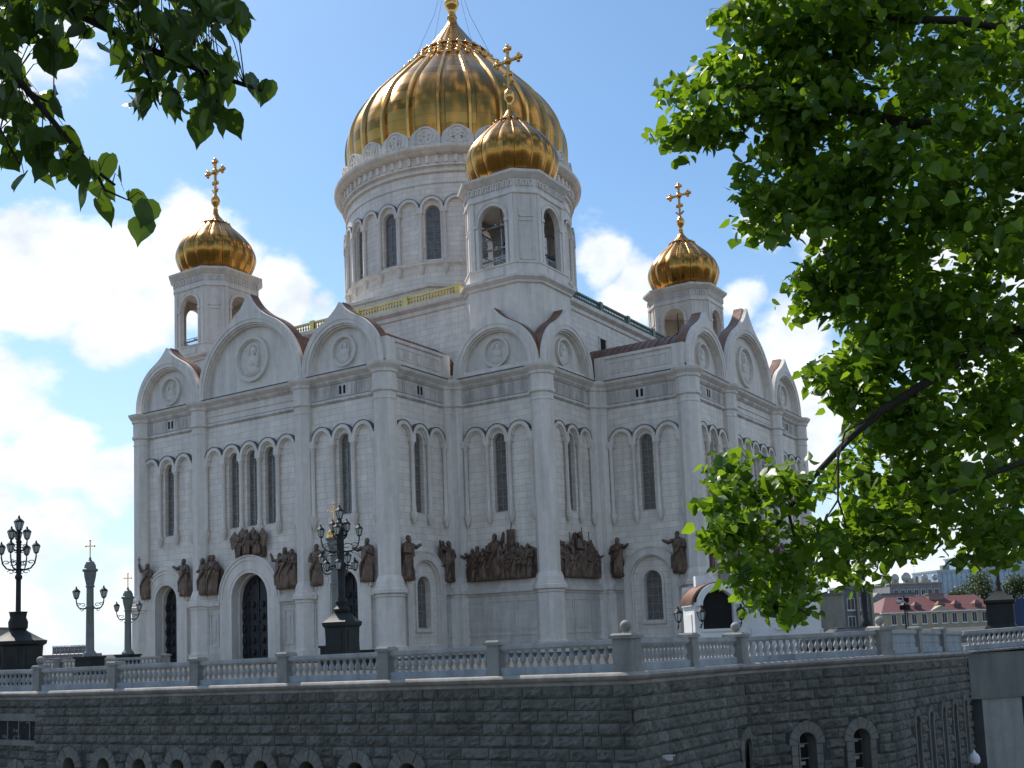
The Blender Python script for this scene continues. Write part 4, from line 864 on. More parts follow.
bp = [tuple(BR0.lerp(BR1, t)) for t in (0.0, .333, .666, 1)]
balustrade('balustrade', 'balustrade on the concrete bridge at the right edge', [(x - .2, y + .17, z + .02) for x, y, z in bp], (1, 2), [26, 26, 26])
balustrade('balustrade', 'distant balustrade behind the two cross-topped lamps', [(-12.0, -62.5, 0), (-2, -59.5, 0), (8, -56.5, 0)], (0, 1, 2), [26, 26])

# ------------------------------------------------------------------ bridge
BRG = thing('bridge', 'pale concrete bridge end with a haunched soffit and a square pier beside the granite wall', 'bridge')
U = (BR1 - BR0).normalized(); nb_ = Vector((U.y, -U.x, 0)).normalized(); U2 = Vector((U.x, U.y, 0)).normalized(); fr = Fr(BR0.x + nb_.x * .05, BR0.y + nb_.y * .05, (U2.x, U2.y), (nb_.x, nb_.y))
mb = MB(); out = [(0.05, -.42), (0.05, -3.0), (4.2, -3.0), (5.3, -1.95), (30, -1.85), (30, -.3)]
mb.poly([[fr.P(u, z, 0) for u, z in out]]); mb.strip([fr.P(u, z, 0) for u, z in out], [fr.P(u, z, -5) for u, z in out], True); mb.build('beam', CONC, BRG)
mb = MB(); prof_a = [fr.P(0, -.27 + z, o) for o, z in [(-.1, -.16), (.0, -.16), (.18, -.12), (.22, -.04), (.16, .0), (-1.0, .02)]]; prof_b = [p + U * 30 for p in prof_a]; mb.strip(prof_a, prof_b); mb.build('ledge', LEDGE, BRG)
mb = MB(); fbox(mb, fr, .9, 3.7, -8, -3.0, -3.2, -.15); mb.build('pier', CONC_PALE, BRG)
mb = MB(); fbox(mb, fr, 3.7, 30, -8, -1.9, -4.9, -4.4); fbox(mb, fr, 3.7, 5.0, -8, -2.2, -4.4, -2.0); mb.build('abutment', GRAN_DARK, BRG)

# ------------------------------------------------------------------ street lamps
def lantern(mb, gm, c, h):
    """hexagonal lantern, h high, hanging point of its foot at c"""
    x, y, z = c; r = h * .24
    mb.lathe(x, y, [(r * .15, z), (r * .5, z + h * .05), (r * .62, z + h * .12)], 6); mb.lathe(x, y, [(r * 1.15, z + h * .56), (r * 1.25, z + h * .6), (r * .85, z + h * .72), (r * .4, z + h * .8), (r * .25, z + h * .84), (r * .3, z + h * .88), (r * .06, z + h)], 6)
    for k in range(6): a = pi / 3 * k; mb.tube([(x + r * .62 * math.cos(a), y + r * .62 * math.sin(a), z + h * .1), (x + r * 1.12 * math.cos(a), y + r * 1.12 * math.sin(a), z + h * .57)], r * .09, 4)
    gm.lathe(x, y, [(r * .56, z + h * .11), (r * 1.02, z + h * .57)], 6)
def scroll(mb, p, ang, reach, rise, t):
    u = Vector((math.cos(ang), math.sin(ang), 0)); P0 = Vector(p)
    pts = [P0 + u * reach * a + Vector((0, 0, rise * b)) for a, b in ((0, -.35), (.35, -.45), (.7, -.3), (.92, .15), (1, .75), (1, 1))]
    mb.tube(pts, [t * 1.3, t * 1.2, t, t, t * .9, t * .8], 6)
    for cc, rr in (((.35, .15), .28), ((.72, .28), .18), ((.45, -.62), .2)):
        c = P0 + u * reach * cc[0] + Vector((0, 0, rise * cc[1])); mb.tube([c + u * reach * rr * math.cos(w) * (1 - w / 12) + Vector((0, 0, rise * rr * math.sin(w) * (1 - w / 12))) for w in np.linspace(0, 5.6, 10)], t * .55, 4)
def lamp_many(label, px, D, zg, H, ped_w, ped_h, tiers, vase=False, pole=.12, rot=.4, scale=1.0, cat='street lamp', camera_ball=False):
    base = at(px, 640, D); T = thing('street_lamp', label, cat, 'ornate lamps on the terrace', (base.x, base.y, zg)); i_, g_ = MB(), MB()
    pd = MB(); w = ped_w / math.sqrt(2) 
    k = 8 if vase else 4; ro = pi / 8 if vase else pi / 4 + .1
    pd.lathe(0, 0, [(w * 1.25, 0), (w * 1.25, ped_h * .12), (w * 1.12, ped_h * .2), (w * .95, ped_h * .26), (w * .92, ped_h * .5), (w * .95, ped_h * .72), (w * 1.08, ped_h * .76), (w * 1.1, ped_h * .82), (w * .95, ped_h * .84), (w * .35, ped_h * 1.0), (w * .3, ped_h * 1.03)], k, ro)
    for q in range(k):
        a = ro + 2 * pi * (q + .5) / k; r_ = w * .93 * math.cos(pi / k); pd.box((r_ * math.cos(a), r_ * math.sin(a), ped_h * .5), (.06, w * .8 * (1 if k == 4 else .5), ped_h * .34), a)
    pd.build('pedestal', IRON, T, True, 30)
    z0 = ped_h; i_.lathe(0, 0, [(pole * 2.4, z0), (pole * 2.6, z0 + .15), (pole * 1.5, z0 + .35), (pole * 1.9, z0 + .6), (pole * 1.2, z0 + .9), (pole * 1.1, H - 1.2), (pole * 1.5, H - 1.15), (pole * .8, H - 1.0), (pole * .6, H - .55)], 10)
    if vase: i_.lathe(0, 0, [(.3, z0 - .05), (.5, z0 + .15), (.52, z0 + .5), (.42, z0 + .75), (.46, z0 + 1.0), (.5, z0 + 1.08), (.15, z0 + 1.1)], 14)
    if camera_ball: i_.ball((.32, -.2, z0 + 3.0), .2, 12, 8)
    i_.build('pole', IRON, T, True, 40)
    lan = []
    for z, n, reach, hh, dz in tiers:
        for q in range(n):
            a = rot + 2 * pi * q / n; am = MB(); scroll(am, (0, 0, z), a, reach, dz, .045 * scale); am.build('bracket', IRON, T, True, 50)
            l_, gl = MB(), MB(); lantern(l_, gl, (reach * math.cos(a), reach * math.sin(a), z + dz), hh); lo = l_.build('lantern', IRON, T, True, 40); gl.build('lamp_glass', LAMPG, lo)
    l_, gl = MB(), MB(); lantern(l_, gl, (0, 0, H - .55), .95 * scale); lo = l_.build('lantern', IRON, T, True, 40); gl.build('lamp_glass', LAMPG, lo)
    return T
def lamp_cross(label, px, D, zg, zl, H, r, n=4, cross_h=1.3, rot=.3, mt=None, gilt=False):
    """cast column with a gilded cross on its capital and bracket lanterns at height zl"""
    mt = mt or IRON_GREY; base = at(px, 640, D); T = thing('street_lamp', label, 'street lamp', 'ornate lamps on the terrace', (base.x, base.y, zg)); mb = MB()
    mb.box((0, 0, .65), (r * 5.2, r * 5.2, 1.3), .2); mb.box((0, 0, 1.36), (r * 5.8, r * 5.8, .16), .2); mb.box((0, 0, .12), (r * 6, r * 6, .24), .2); mb.build('pedestal', IRON, T)
    mb = MB(); mb.lathe(0, 0, [(r * 1.9, 1.4), (r * 1.9, 1.6), (r * 1.3, 1.8), (r * 1.1, 1.9), (r * 1.0, H * .6), (r * 1.15, H * .6 + .05), (r * 1.15, H * .6 + .15), (r * .95, H * .6 + .2), (r * .92, H - 1.8), (r * 1.25, H - 1.72), (r * 1.0, H - 1.6), (r * 1.2, H - 1.35), (r * 1.5, H - .95), (r * 1.6, H - .62), (r * 2.0, H - .55), (r * 2.0, H - .42), (r * 1.55, H - .36), (r * 1.45, H - .1), (r * 1.2, H + .0), (r * 1.1, H + .12), (r * .6, H + .22), (r * .35, H + .3), (r * .3, H + .45), (r * .15, H + .5)], 16, 0, True, lambda a, z: 1 + .03 * math.sin(16 * a))
    mb.build('column', mt, T, True, 40)
    if gilt: gm_ = MB(); gm_.lathe(0, 0, [(r * 1.7, H - .38), (r * 1.75, H - .1), (r * 1.35, H + .1), (r * .9, H + .3), (r * .5, H + .55)], 16); gm_.build('gilded_cap', GOLD_RIB, T, True, 40)
    for q in range(n):
        a = rot + 2 * pi * q / n; am = MB(); scroll(am, (r * math.cos(a), r * math.sin(a), zl), a, .75, .5, .05); am.build('bracket', IRON, T, True, 50)
        l_, gl = MB(), MB(); lantern(l_, gl, ((r + .75) * math.cos(a), (r + .75) * math.sin(a), zl + .5), 1.0); lo = l_.build('lantern', IRON, T, True, 40); gl.build('lamp_glass', LAMPG, lo)
    mb = MB(); z = H + .45; h = cross_h
    mb.box((0, 0, z + h * .5), (.07, .07, h), .57); mb.box((0, 0, z + h * .68), (h * .5, .07, .07), .57)
    for d, zz in ((-h * .25, h * .68), (h * .25, h * .68), (0, h)): mb.ball((d * math.cos(.57), d * math.sin(.57), z + zz), .075, 8, 6)
    mb.build('gilded_cross', GOLD_RIB, T, True, 50); return T
lamp_many('tall black lamp on a massive octagonal iron base at the far left', 18, 60, -.1, 9.2, 1.98, 3.05, [(6.75, 4, .98, .78, .6), (7.75, 3, .46, .8, .4)], vase=True, camera_ball=True, rot=.573)
lamp_many('black lamp with crowded lanterns on a square pedestal in front of the cathedral doors', 342.5, 64, 0, 9.5, 1.55, 3.45, [(6.1, 4, .85, .85, -.25), (7.3, 4, 1.15, .85, .6), (7.95, 4, .42, .85, .25)], pole=.2, rot=.573)
lamp_many('dark lamp on a square pedestal by the blue hoarding, its top lost among leaves', 1003, 78, .2, 10.5, 1.9, 3.2, [(8.6, 4, .9, .95, .7)], pole=.10)
lamp_cross('grey column lamp with a gilded cross, left of the cathedral beyond the ball post', 90, 80, -.1, 5.2, 8.35, .28, n=2, rot=.573)
lamp_cross('farthest column lamp with a small gilded cross, half hidden by the cathedral corner', 128, 100, -.1, 4.9, 7.2, .30, n=2, rot=.573)
lamp_cross('column lamp with a shining gilded cross, standing just behind the crowded black lamp', 336.5, 80, 0, 7.0, 9.9, .34, n=2, mt=IRON_GREY, gilt=True, cross_h=1.7)
lamp_cross('dark column lamp behind the balustrade right of the pavilion, its head among leaves', 867, 62, -.05, 4.6, 6.2, .17, mt=IRON)
# small modern lamps
def small_lamp(label, px, D, zg, H, dark=True):
    b = at(px, 630, D); T = thing('street_lamp', label, 'street lamp', None, (b.x, b.y, zg)); mb = MB(); mb.lathe(0, 0, [(.12, 0), (.1, .4), (.06, .5), (.05, H)], 8); mb.build('pole', IRON, T, True, 40)
    mb = MB(); mb.tube([(0, 0, H - .1), (-.3, -.2, H + .25), (-.5, -.3, H + .15)], .05); mb.ball((-.55, -.33, H + .1), .26, 12, 8, (1, 1, .7)); mb.build('lamp_head', LAMPG, T, True, 50); return T
small_lamp('thin dark pole with a white globe in front of the red roof', 908.6, 90, .2, 2.9)
b = at(974, 752, 52); T = thing('street_lamp', 'white pointed lamp top rising from the lower road by the bridge pier', 'street lamp', None, (b.x, b.y, -8))
mb = MB(); mb.lathe(0, 0, [(.12, 0), (.08, .6), (.06, 8 + b.z - .55)], 10); mb.build('pole', IRON, T, True, 40); mb = MB(); z = 8 + b.z; mb.lathe(0, 0, [(.12, z - .6), (.24, z - .5), (.26, z - .3), (.2, z - .12), (.08, z - .02), (.03, z + .12)], 12); mb.build('lamp_head', WHITE, T, True, 40)
# traffic signal cluster behind the roofline
b = at(906.5, 630, 120); T = thing('traffic_signal', 'dark cluster of signal heads on a pole before the red roof', 'traffic signal', None, (b.x, b.y, 0)); mb = MB(); mb.lathe(0, 0, [(.1, 0), (.07, 4.4)], 8); mb.build('pole', IRON, T)
for dx, z in ((-.3, 3.1), (.3, 3.1), (-.4, 3.9), (.3, 3.9)):
    mb = MB(); mb.box((dx, -.1, z), (.38, .3, .55), .5); mb.lathe(dx, -.3, [(.12, z - .1), (.12, z + .1)], 8); mb.build('signal_head', DARK, T)
def cctv(label, px, D, py, sz):
    b = at(px, py, D); T = thing('security_camera', label, 'security camera', 'cameras on the granite wall', b, .3); mb = MB(); mb.box((0, 0, 0), (.52 * sz, .17 * sz, .15 * sz)); mb.box((.05 * sz, 0, .09 * sz), (.58 * sz, .22 * sz, .02 * sz)); mb.build('housing', WHITE, T)
    mb = MB(); mb.tube([(0, 0, -.06 * sz), (-.05, .15, -.2 * sz), (-.1, .55, -.2 * sz)], .03 * sz); mb.build('bracket', STEEL, T)
cctv('white security camera on the wall below the corner post', 665, 37.2, 758, 1.0); cctv('small white security camera beside the narrow arched slits', 916, 51.5, 724, .55)

# ------------------------------------------------------------------ the little entrance pavilion
pc = at(696, 640, 59.5); th = math.atan2(.60, .80)
CH_ = thing('entrance_pavilion', 'small white entrance pavilion with a copper barrel roof and dark arched window, before the cathedral', 'pavilion', None, (pc.x, pc.y, 0), th)
fr = Fr(0, 0, (1, 0), (0, -1)); fl_ = Fr(0, 0, (0, -1), (-1, 0))
mb = MB(); panel(mb, fr, [(0, 0), (2.95, 0), (2.95, 3.05), (2.6, 3.05)] + [(1.35 + 1.25 * math.cos(t), 2.85 + 1.25 * math.sin(t)) for t in np.linspace(.16, pi - .16, 14)] + [(.1, 3.05), (0, 3.05)], [arch_pts(1.35, 1.55, .88, 2.85, 14)], 0, .4)
mb.add([(0, 0, 0), (0, 2.7, 0), (0, 2.7, 3.05), (0, 0, 3.05)], [(0, 3, 2, 1)]); mb.add([(2.95, 0, 0), (2.95, 2.7, 0), (2.95, 2.7, 3.05), (2.95, 0, 3.05)], [(0, 1, 2, 3)]); mb.add([(0, 2.7, 0), (2.95, 2.7, 0), (2.95, 2.7, 4.0), (0, 2.7, 4.0)], [(1, 0, 3, 2)])
ring(mb, fr, 1.35, 2.85, .9, 1.24, .002, .22, n=20); fbox(mb, fr, .3, 2.4, .4, 1.3, 0, .06); fbox(mb, fr, 2.5, 2.9, 0, 3.0, 0, .1); fbox(mb, fr, .35, 2.35, 1.4, 1.55, 0, .14)
fbox(mb, fl_, -2.6, -.1, 2.85, 3.06, 0.002, .12); fbox(mb, fl_, -2.1, -.6, .7, 2.4, 0.002, .05); mb.build('wall', WHITE, CH_)
mb = MB(); arc_ = [(1.47 + 1.62 * math.cos(t), 2.95 + 1.22 * math.sin(t)) for t in np.linspace(0, pi, 20)]; mb.strip([Vector((u, -.06, z)) for u, z in arc_], [Vector((u, 2.8, z)) for u, z in arc_]); inn = [(1.47 + 1.5 * math.cos(t), 2.95 + 1.1 * math.sin(t)) for t in np.linspace(0, pi, 20)]; mb.strip([Vector((u, -.06, z)) for u, z in inn], [Vector((u, -.06, z)) for u, z in arc_]); mb.build('roof', COPPER, CH_, True, 40)
mb = MB(); mb.poly([[fr.P(u, z, -.38) for u, z in arch_pts(1.35, 1.55, .86, 2.85, 14)]]); pw = mb.build('window', DARK, CH_)
mb = MB(); mb.box((.75, 1.6, 4.28), (.5, .5, .6)); mb.box((1.35, 1.7, 4.2), (.7, .5, .4)); mb.build('chimney', WHITE, CH_)
mb = MB(); panel(mb, fr, [(2.96, 0), (7.2, 0), (7.2, 3.0), (2.96, 3.0)], [[(4.85, 1.5), (5.5, 1.5), (5.5, 2.9), (4.85, 2.9)]], -.45, .3); mb.add([(7.2, .45, 0), (7.2, 3, 0), (7.2, 3, 3), (7.2, .45, 3)], [(0, 1, 2, 3)]); fbox(mb, fr, 2.96, 7.3, 3.0, 3.2, -3, -.3); fbox(mb, fr, 3.3, 4.4, .5, 1.5, -.45, -.38); fbox(mb, fr, 4.7, 5.65, 1.35, 1.5, -.45, -.3); mb.build('side_wing', WHITE, CH_)
mb = MB(); fbox(mb, fr, 4.86, 5.49, 1.51, 2.89, -.72, -.7); mb.build('side_window', DARK, CH_)
for u, o in ((-.75, -1.2), (.28, .0), (2.47, .1), (5.95, -.45)):
    mb, gl = MB(), MB(); q = fr.P(u, 2.0, o + .5); lantern(mb, gl, (q.x, q.y, 1.95), .95); scroll(mb, (u, -o, 1.75), -pi / 2, .5, .22, .03); lo = mb.build('wall_lantern', IRON, CH_, True, 40); gl.build('lamp_glass', LAMPG, lo)

# ------------------------------------------------------------------ parked car behind the balustrade, planter box by the lamp
b = at(845, 640, 57); CR = thing('parked_car', 'black car parked behind the balustrade, only its roof line showing', 'car', None, (b.x, b.y, -.12), .62)
PAINT = mat('black_car_paint', (.012, .012, .014), .25, spec=.6, var=.05); TYRE = mat('black_tyre', (.02, .02, .02), .9); TAIL = mat('red_tail_light', (.5, .04, .02), .3)
sec = [(-2.2, .55, .72, .78), (-2.15, .3, .9, .85), (-1.4, .28, .95, .88), (-.6, .28, .96, .9), (.9, .28, .97, .9), (1.7, .3, 1.0, .88), (2.2, .35, .98, .82), (2.25, .6, .85, .78)]
mb = MB(); rows = [[Vector((x, -w, z0)), Vector((x, -w * 1.02, (z0 + z1) / 2)), Vector((x, -w * .93, z1)), Vector((x, w * .93, z1)), Vector((x, w * 1.02, (z0 + z1) / 2)), Vector((x, w, z0))] for x, z0, z1, w in sec]
for r0, r1 in zip(rows, rows[1:]): mb.strip(r0, r1, True)
mb.add(rows[0], [tuple(range(6))]); mb.add(rows[-1], [tuple(reversed(range(6)))]); mb.build('body', PAINT, CR, True, 40)
mb = MB(); lo = [(-1.35, .93), (1.75, .97)]; hi = [(-.55, 1.42), (1.1, 1.44)]
q = [Vector((x, s_ * .82, z)) for x, z in lo for s_ in (-1, 1)] + [Vector((x, s_ * .62, z)) for x, z in hi for s_ in (-1, 1)]; mb.add(q, [(0, 1, 5, 4), (2, 6, 7, 3), (0, 4, 6, 2), (1, 3, 7, 5)]); mb.build('windows', GLASS, CR)
mb = MB(); mb.box((.28, 0, 1.45), (1.75, 1.28, .06), 0, .9); mb.build('roof', PAINT, CR)
for x in (-1.35, 1.4):
    for s_ in (-1, 1):
        mb = MB(); mb.lathe(0, 0, [(.18, -.1), (.3, -.1), (.33, -.05), (.33, .05), (.3, .1), (.18, .1)], 18); o = mb.build('wheel', TYRE, CR, True, 40); o.location = (x, s_ * .82, .31); o.rotation_euler = (pi / 2, 0, 0)
for s_ in (-1, 1): mb = MB(); mb.box((2.24, s_ * .62, .78), (.06, .28, .16)); mb.build('tail_light', TAIL, CR)
b = at(372, 655, 70); T = thing('planter', 'low dark iron planter trough beside the crowded black lamp', 'planter', None, (b.x, b.y, 0), .3); mb = MB(); mb.box((0, 0, .5), (2.3, .9, 1.0), 0, 1.08); mb.build('trough', IRON, T); mb = MB(); mb.box((0, 0, 1.04), (2.7, 1.15, .1)); mb.build('rim', IRON, T)
b = at(1030, 625, 92); BLUE = mat('blue_hoarding_paint', (.022, .042, .11), .6); T = thing('hoarding', 'blue painted hoarding beside the dark lamp pedestal at the right edge', 'hoarding', None, (b.x, b.y, 0), .57); mb = MB()
for i in range(10): mb.box((-2.1 + i * .5, 0, 1.6), (.48, .08, 3.0))
mb.build('panel', BLUE, T); mb = MB()
for i in range(4): mb.box((-2.2 + i * 1.5, .12, 1.6), (.12, .12, 3.2))
mb.build('post', STEEL, T)

# ------------------------------------------------------------------ houses beyond the terrace
YEL = mat('pale_yellow_render', (.42, .37, .26), .8, var=.08, stain=.15); RED = mat('red_sheet_roof', (.14, .052, .05), .65, var=.12); BEI = mat('beige_render', (.36, .33, .27), .8, var=.1, stain=.2); GRY = mat('grey_render', (.22, .225, .23), .8, var=.1, stain=.2)
GRN = mat('grey_green_render', (.24, .28, .26), .8, var=.1); SKYG = mat('blue_curtain_glass', (.22, .33, .45), .12, var=.2, scale=.15, spec=.8); PINK = mat('faded_pink_brick', (.24, .18, .18), .85, var=.1); WIN = mat('dark_window', (.03, .033, .04), .2)
DF = Vector((FW.x, FW.y, 0)).normalized(); TH = math.atan2(RT.y, RT.x)
def house(nm, label, px, D, w, d, h, wallm, rows=(), rot=0.0, cat='house', zg=0):
    """box house whose left front corner is seen at px; u along the front; returns thing and front frame"""
    b = at(px, 630, D); T = thing(nm, label, cat, None, (b.x, b.y, zg), TH + rot); f = Fr(0, 0, (1, 0), (0, -1)); mb = MB()
    mb.box((w / 2, d / 2, h / 2), (w, d, h)); mb.build('wall', wallm, T)
    for z0, z1, n, ww, m0 in rows:
        for i in range(n):
            u = m0 + (w - 2 * m0) * (i + .5) / n; fm = MB(); fbox(fm, f, u - ww / 2 - .12, u + ww / 2 + .12, z0 - .12, z1 + .12, .0, .06); fbox(fm, f, u - ww / 2 - .2, u + ww / 2 + .2, z0 - .25, z0 - .12, 0, .2); wo_ = fm.build('window', WHITE, T)
            pm = MB(); fbox(pm, f, u - ww / 2, u - .04, z0, z1, .06, .09); fbox(pm, f, u + .04, u + ww / 2, z0, z1, .06, .09); pm.build('pane', WIN, wo_)
    return T, f
# red-roofed yellow house
D = 215; s = D / FPX
T, f = house('yellow_house', 'long pale yellow house with a red metal roof and dormers', 884, D, 24.5, 12, 3.4, YEL, rows=[(1.0, 2.9, 10, .95, 1.2)], rot=.16)
def hip(mb, w, d, z0, z1, ov=.5, inset=4): mb.add([(-ov, -ov, z0), (w + ov, -ov, z0), (w + ov, d + ov, z0), (-ov, d + ov, z0), (inset, d / 2, z1), (w - .2, d / 2, z1)], [(0, 1, 5, 4), (1, 2, 5), (2, 3, 4, 5), (3, 0, 4), (3, 2, 1, 0)])
mb = MB(); hip(mb, 24.5, 12, 3.42, 6.6); mb.build('roof', RED, T)
mb = MB(); mb.box((12, -.35, 3.3), (25.4, .5, .25)); mb.build('eaves', WHITE, T)
for u in (5.6, 8.0, 13.2, 16.8, 21.4):
    mb = MB(); mb.lathe(u, 1.3, [(1.15, 3.9), (1.15, 4.7), (.3, 5.4)], 4, pi / 4); dm = mb.build('dormer', RED, T); mb = MB(); fbox(mb, f, u - .55, u + .55, 4.0, 4.7, -.49, -.45); mb.build('pane', WIN, dm)
mb = MB(); mb.box((14.5, 5.0, 6.2), (3.4, 1.4, 1.4)); mb.box((14.5, 5.0, 7.0), (3.7, 1.7, .2)); mb.build('chimney', PINK, T)
mb = MB(); mb.add([(10, -.6, 3.4), (15, -.6, 3.4), (12.5, -.6, 4.5), (10, .8, 3.4), (15, .8, 3.4), (12.5, 2.2, 4.5)], [(0, 1, 2), (0, 2, 5, 3), (1, 4, 5, 2)]); mb.build('pediment', YEL, T)
# beige building left of it and its recess
T, f = house('beige_building', 'plain beige building side showing under the leaves right of the cathedral', 812, 140, 4.3, 8, 5.4, BEI, rot=-.1, cat='building'); mb = MB(); mb.box((2.1, 4, 5.5), (4.9, 8.6, .25)); mb.build('roof', GRY, T)
T, f = house('grey_building', 'grey three-bay building with tall recesses behind the column lamp', 844, 142, 3.9, 8, 6.2, GRY, rows=[(1.0, 2.4, 2, .8, .3), (3.4, 4.8, 2, .8, .3)], rot=-.1, cat='building')
for u in (.1, 1.95, 3.8): mb = MB(); fbox(mb, f, u - .14, u + .14, 0, 6.2, 0, .5); mb.build('pilaster', BEI, T)
mb = MB(); mb.box((1.9, 4, 6.3), (4.4, 8.6, .3)); mb.build('roof', GRY, T); mb = MB(); mb.ball((2.2, 2, 6.9), .8, 12, 6, (1, .4, 1)); mb.build('satellite_dish', STEEL, T, True)
# gabled greenish house and the block next to it
T, f = house('gabled_house', 'grey-green gabled house behind the ball-topped post', 872.5, 240, 3.6, 8, 6.4, GRN, rows=[(4.2, 5.6, 1, 1.0, .4)], rot=.05); mb = MB(); mb.add([(-.3, -.3, 6.4), (3.9, -.3, 6.4), (1.8, -.3, 8.2), (-.3, 8, 6.4), (3.9, 8, 6.4), (1.8, 8, 8.2)], [(0, 1, 2), (0, 2, 5, 3), (1, 4, 5, 2), (4, 3, 5)]); mb.build('roof', GRY, T)
T, f = house('grey_block', 'flat grey block between the gabled house and the red roof', 884.5, 250, 8, 10, 8.0, GRY, rows=[(4.6, 6.2, 3, 1.0, .6)], rot=.05, cat='building'); mb = MB(); mb.box((4, 5, 8.1), (8.4, 10.4, .25)); mb.build('roof', LEAD, T)
# rooftop jumble further back
T, f = house('long_office_block', 'long dull block with a cluttered flat roof and satellite dishes', 893, 330, 17, 14, 13.0, GRY, rows=[(9.5, 11.2, 7, 1.2, .8)], rot=.1, cat='building', zg=0)
mb = MB(); mb.box((8.5, 7, 13.15), (17.6, 14.6, .4)); mb.build('roof', BEI, T)
for u, y, r in ((6.0, 1, 1.6), (12.6, 2, 1.1), (15.4, 1, 1.0), (2.6, 1.5, 1.4)):
    mb = MB(); mb.ball((u, y, 14.3 + r * .5), r, 14, 8, (1, .35, 1)); mb.tube([(u, y + .4, 13.2), (u, y + .3, 14.2)], .12); mb.build('satellite_dish', STEEL, T, True)
for u, w, h in ((1.2, 1.8, 3.2), (4, 2, 1.2), (8.6, 2.5, 1.6), (11, 1, 2.2), (14, 3, 1.0)):
    mb = MB(); mb.box((u, 5, 13.3 + h / 2), (w, 2, h)); mb.build('roof_hut', random.choice((BEI, GRN, GRY)), T)
for u, h in ((1.3, 5.5), (9.8, 6.5), (12, 3)):
    mb = MB(); mb.tube([(u, 3, 13.2), (u, 3, 13.2 + h)], .05, 5); mb.tube([(u - .9, 3, 12.6 + h), (u + .9, 3, 12.6 + h)], .04, 4); mb.tube([(u - .6, 3, 12.0 + h), (u + .6, 3, 12.0 + h)], .04, 4); mb.build('aerial', STEEL, T)
# glass office building
T, f = house('glass_building', 'wide office building of pale blue glass above the trees', 942, 420, 46, 20, 20.5, SKYG, rot=.12, cat='office building'); mb = MB()
for i in range(24): fbox(mb, f, i * 2 - .06, i * 2 + .06, 0, 20.5, 0, .2)
for z in (3, 6.5, 10, 13.5, 17, 20.2): fbox(mb, f, 0, 46, z - .12, z + .12, 0, .25)
mb.build('mullion', STEEL, T); mb = MB(); mb.box((23, 10, 20.8), (46.5, 20.5, .7)); mb.build('roof', STEEL, T)
mb = MB(); mb.box((30, 10, 23.5), (32, 18, 5)); mb.build('upper_storey', SKYG, T); mb = MB(); mb.box((30, 10, 26.2), (33, 19, .5)); mb.build('upper_roof', STEEL, T)
for u in (6.5, 32, 38, 42): mb = MB(); mb.box((u, 6, 27.5 if u > 20 else 22), (3, 2, 2.4)); mb.build('roof_plant', GRY, T)
# power station silhouette on the far left
T, f = house('industrial_building', 'distant pinkish industrial hall with a glazed steel frame on its roof, far left', 40, 330, 14.5, 12, 4.6, PINK, rows=[(1.4, 3.4, 7, 1.2, .5)], cat='building', zg=-3)
for u0, u1 in ((3.2, 8.0), (8.6, 13.8)):
    mb = MB(); mb.box(((u0 + u1) / 2, 4, 5.9), (u1 - u0, 4, 2.2)); mb.build('glazed_hall', GRY, T)
    mb = MB()
    for u in np.linspace(u0, u1, 5): fbox(mb, f, u - .08, u + .08, 4.6, 7.3, -1.9, -1.7)
    fbox(mb, f, u0, u1, 7.1, 7.3, -1.9, -1.7); fbox(mb, f, u0, u1, 5.8, 5.95, -1.9, -1.7); mb.build('steel_frame', STEEL, T)
b = at(8, 640, 200); T = thing('low_building', 'low grey building edge behind the massive lamp base at the left edge', 'building', None, (b.x, b.y, 0), TH); mb = MB(); mb.box((-9, 5, 3.4), (14, 10, 6.8)); mb.build('wall', GRY, T); mb = MB(); mb.box((-9, 5, 6.95), (14.6, 10.6, .3)); mb.build('roof', LEAD, T)

# ------------------------------------------------------------------ trees
def leaves(name, parent, C, S, mt, hang=.5, seed=1, aspect=1.0, fine=False):
    """one mesh of heart-shaped folded leaves: centres C (n,3), sizes S (n,)"""
    g = np.random.default_rng(seed); n = len(C)
    tip = g.normal(size=(n, 3)); tip[:, 2] = tip[:, 2] * .5 - hang * 1.6; tip /= np.linalg.norm(tip, axis=1)[:, None]
    nr = g.normal(size=(n, 3)); nr[:, 2] += 1.2
    nr -= (nr * tip).sum(1)[:, None] * tip; nr /= np.linalg.norm(nr, axis=1)[:, None]; sd = np.cross(tip, nr)
    half = [(0, 0, 0), (-.06, .14, .06), (.02, .34, .11), (.24, .47, .12), (.5, .44, .09), (.74, .28, .04), (.92, .10, -.03)] if fine else [(0, 0, 0), (.03, .36, .11), (.45, .47, .12), (.82, .22, .03)]
    shape = half + [(1.12, 0, -.12)] + [(x, -y, z) for x, y, z in reversed(half[1:])]; NO = len(shape); shape = shape + [(.5, 0, -.01)]; NV = NO + 1
    V = np.empty((n, NV, 3)); wv = g.uniform(.85, 1.12, n)[:, None]; cup = g.uniform(.2, 1.7, n)[:, None]
    for k, (a, b_, c) in enumerate(shape): V[:, k] = C + S[:, None] * (tip * a + sd * b_ * wv * aspect + nr * c * cup)
    tri = np.array([[k, (k + 1) % NO, NO] for k in range(NO)]); F = tri[None] + (np.arange(n) * NV)[:, None, None]
    me = bpy.data.meshes.new(name); me.vertices.add(n * NV); me.vertices.foreach_set('co', V.reshape(-1)); me.loops.add(n * NO * 3); me.loops.foreach_set('vertex_index', F.reshape(-1).astype(np.int32)); me.polygons.add(n * NO)
    me.polygons.foreach_set('loop_start', np.arange(n * NO) * 3); me.polygons.foreach_set('loop_total', np.full(n * NO, 3)); me.materials.append(mt); me.update(); me.validate()
    o = bpy.data.objects.new(name, me); COL.objects.link(o); o.parent = parent; return o
def atn(X, Y, D):
    b = np.array(CAM); return b + (np.array(FW) + np.outer((X - 511.3) / FPX, np.array(RT)) - np.outer((Y - 523.3) / FPX, np.array(UP))) * D[:, None]
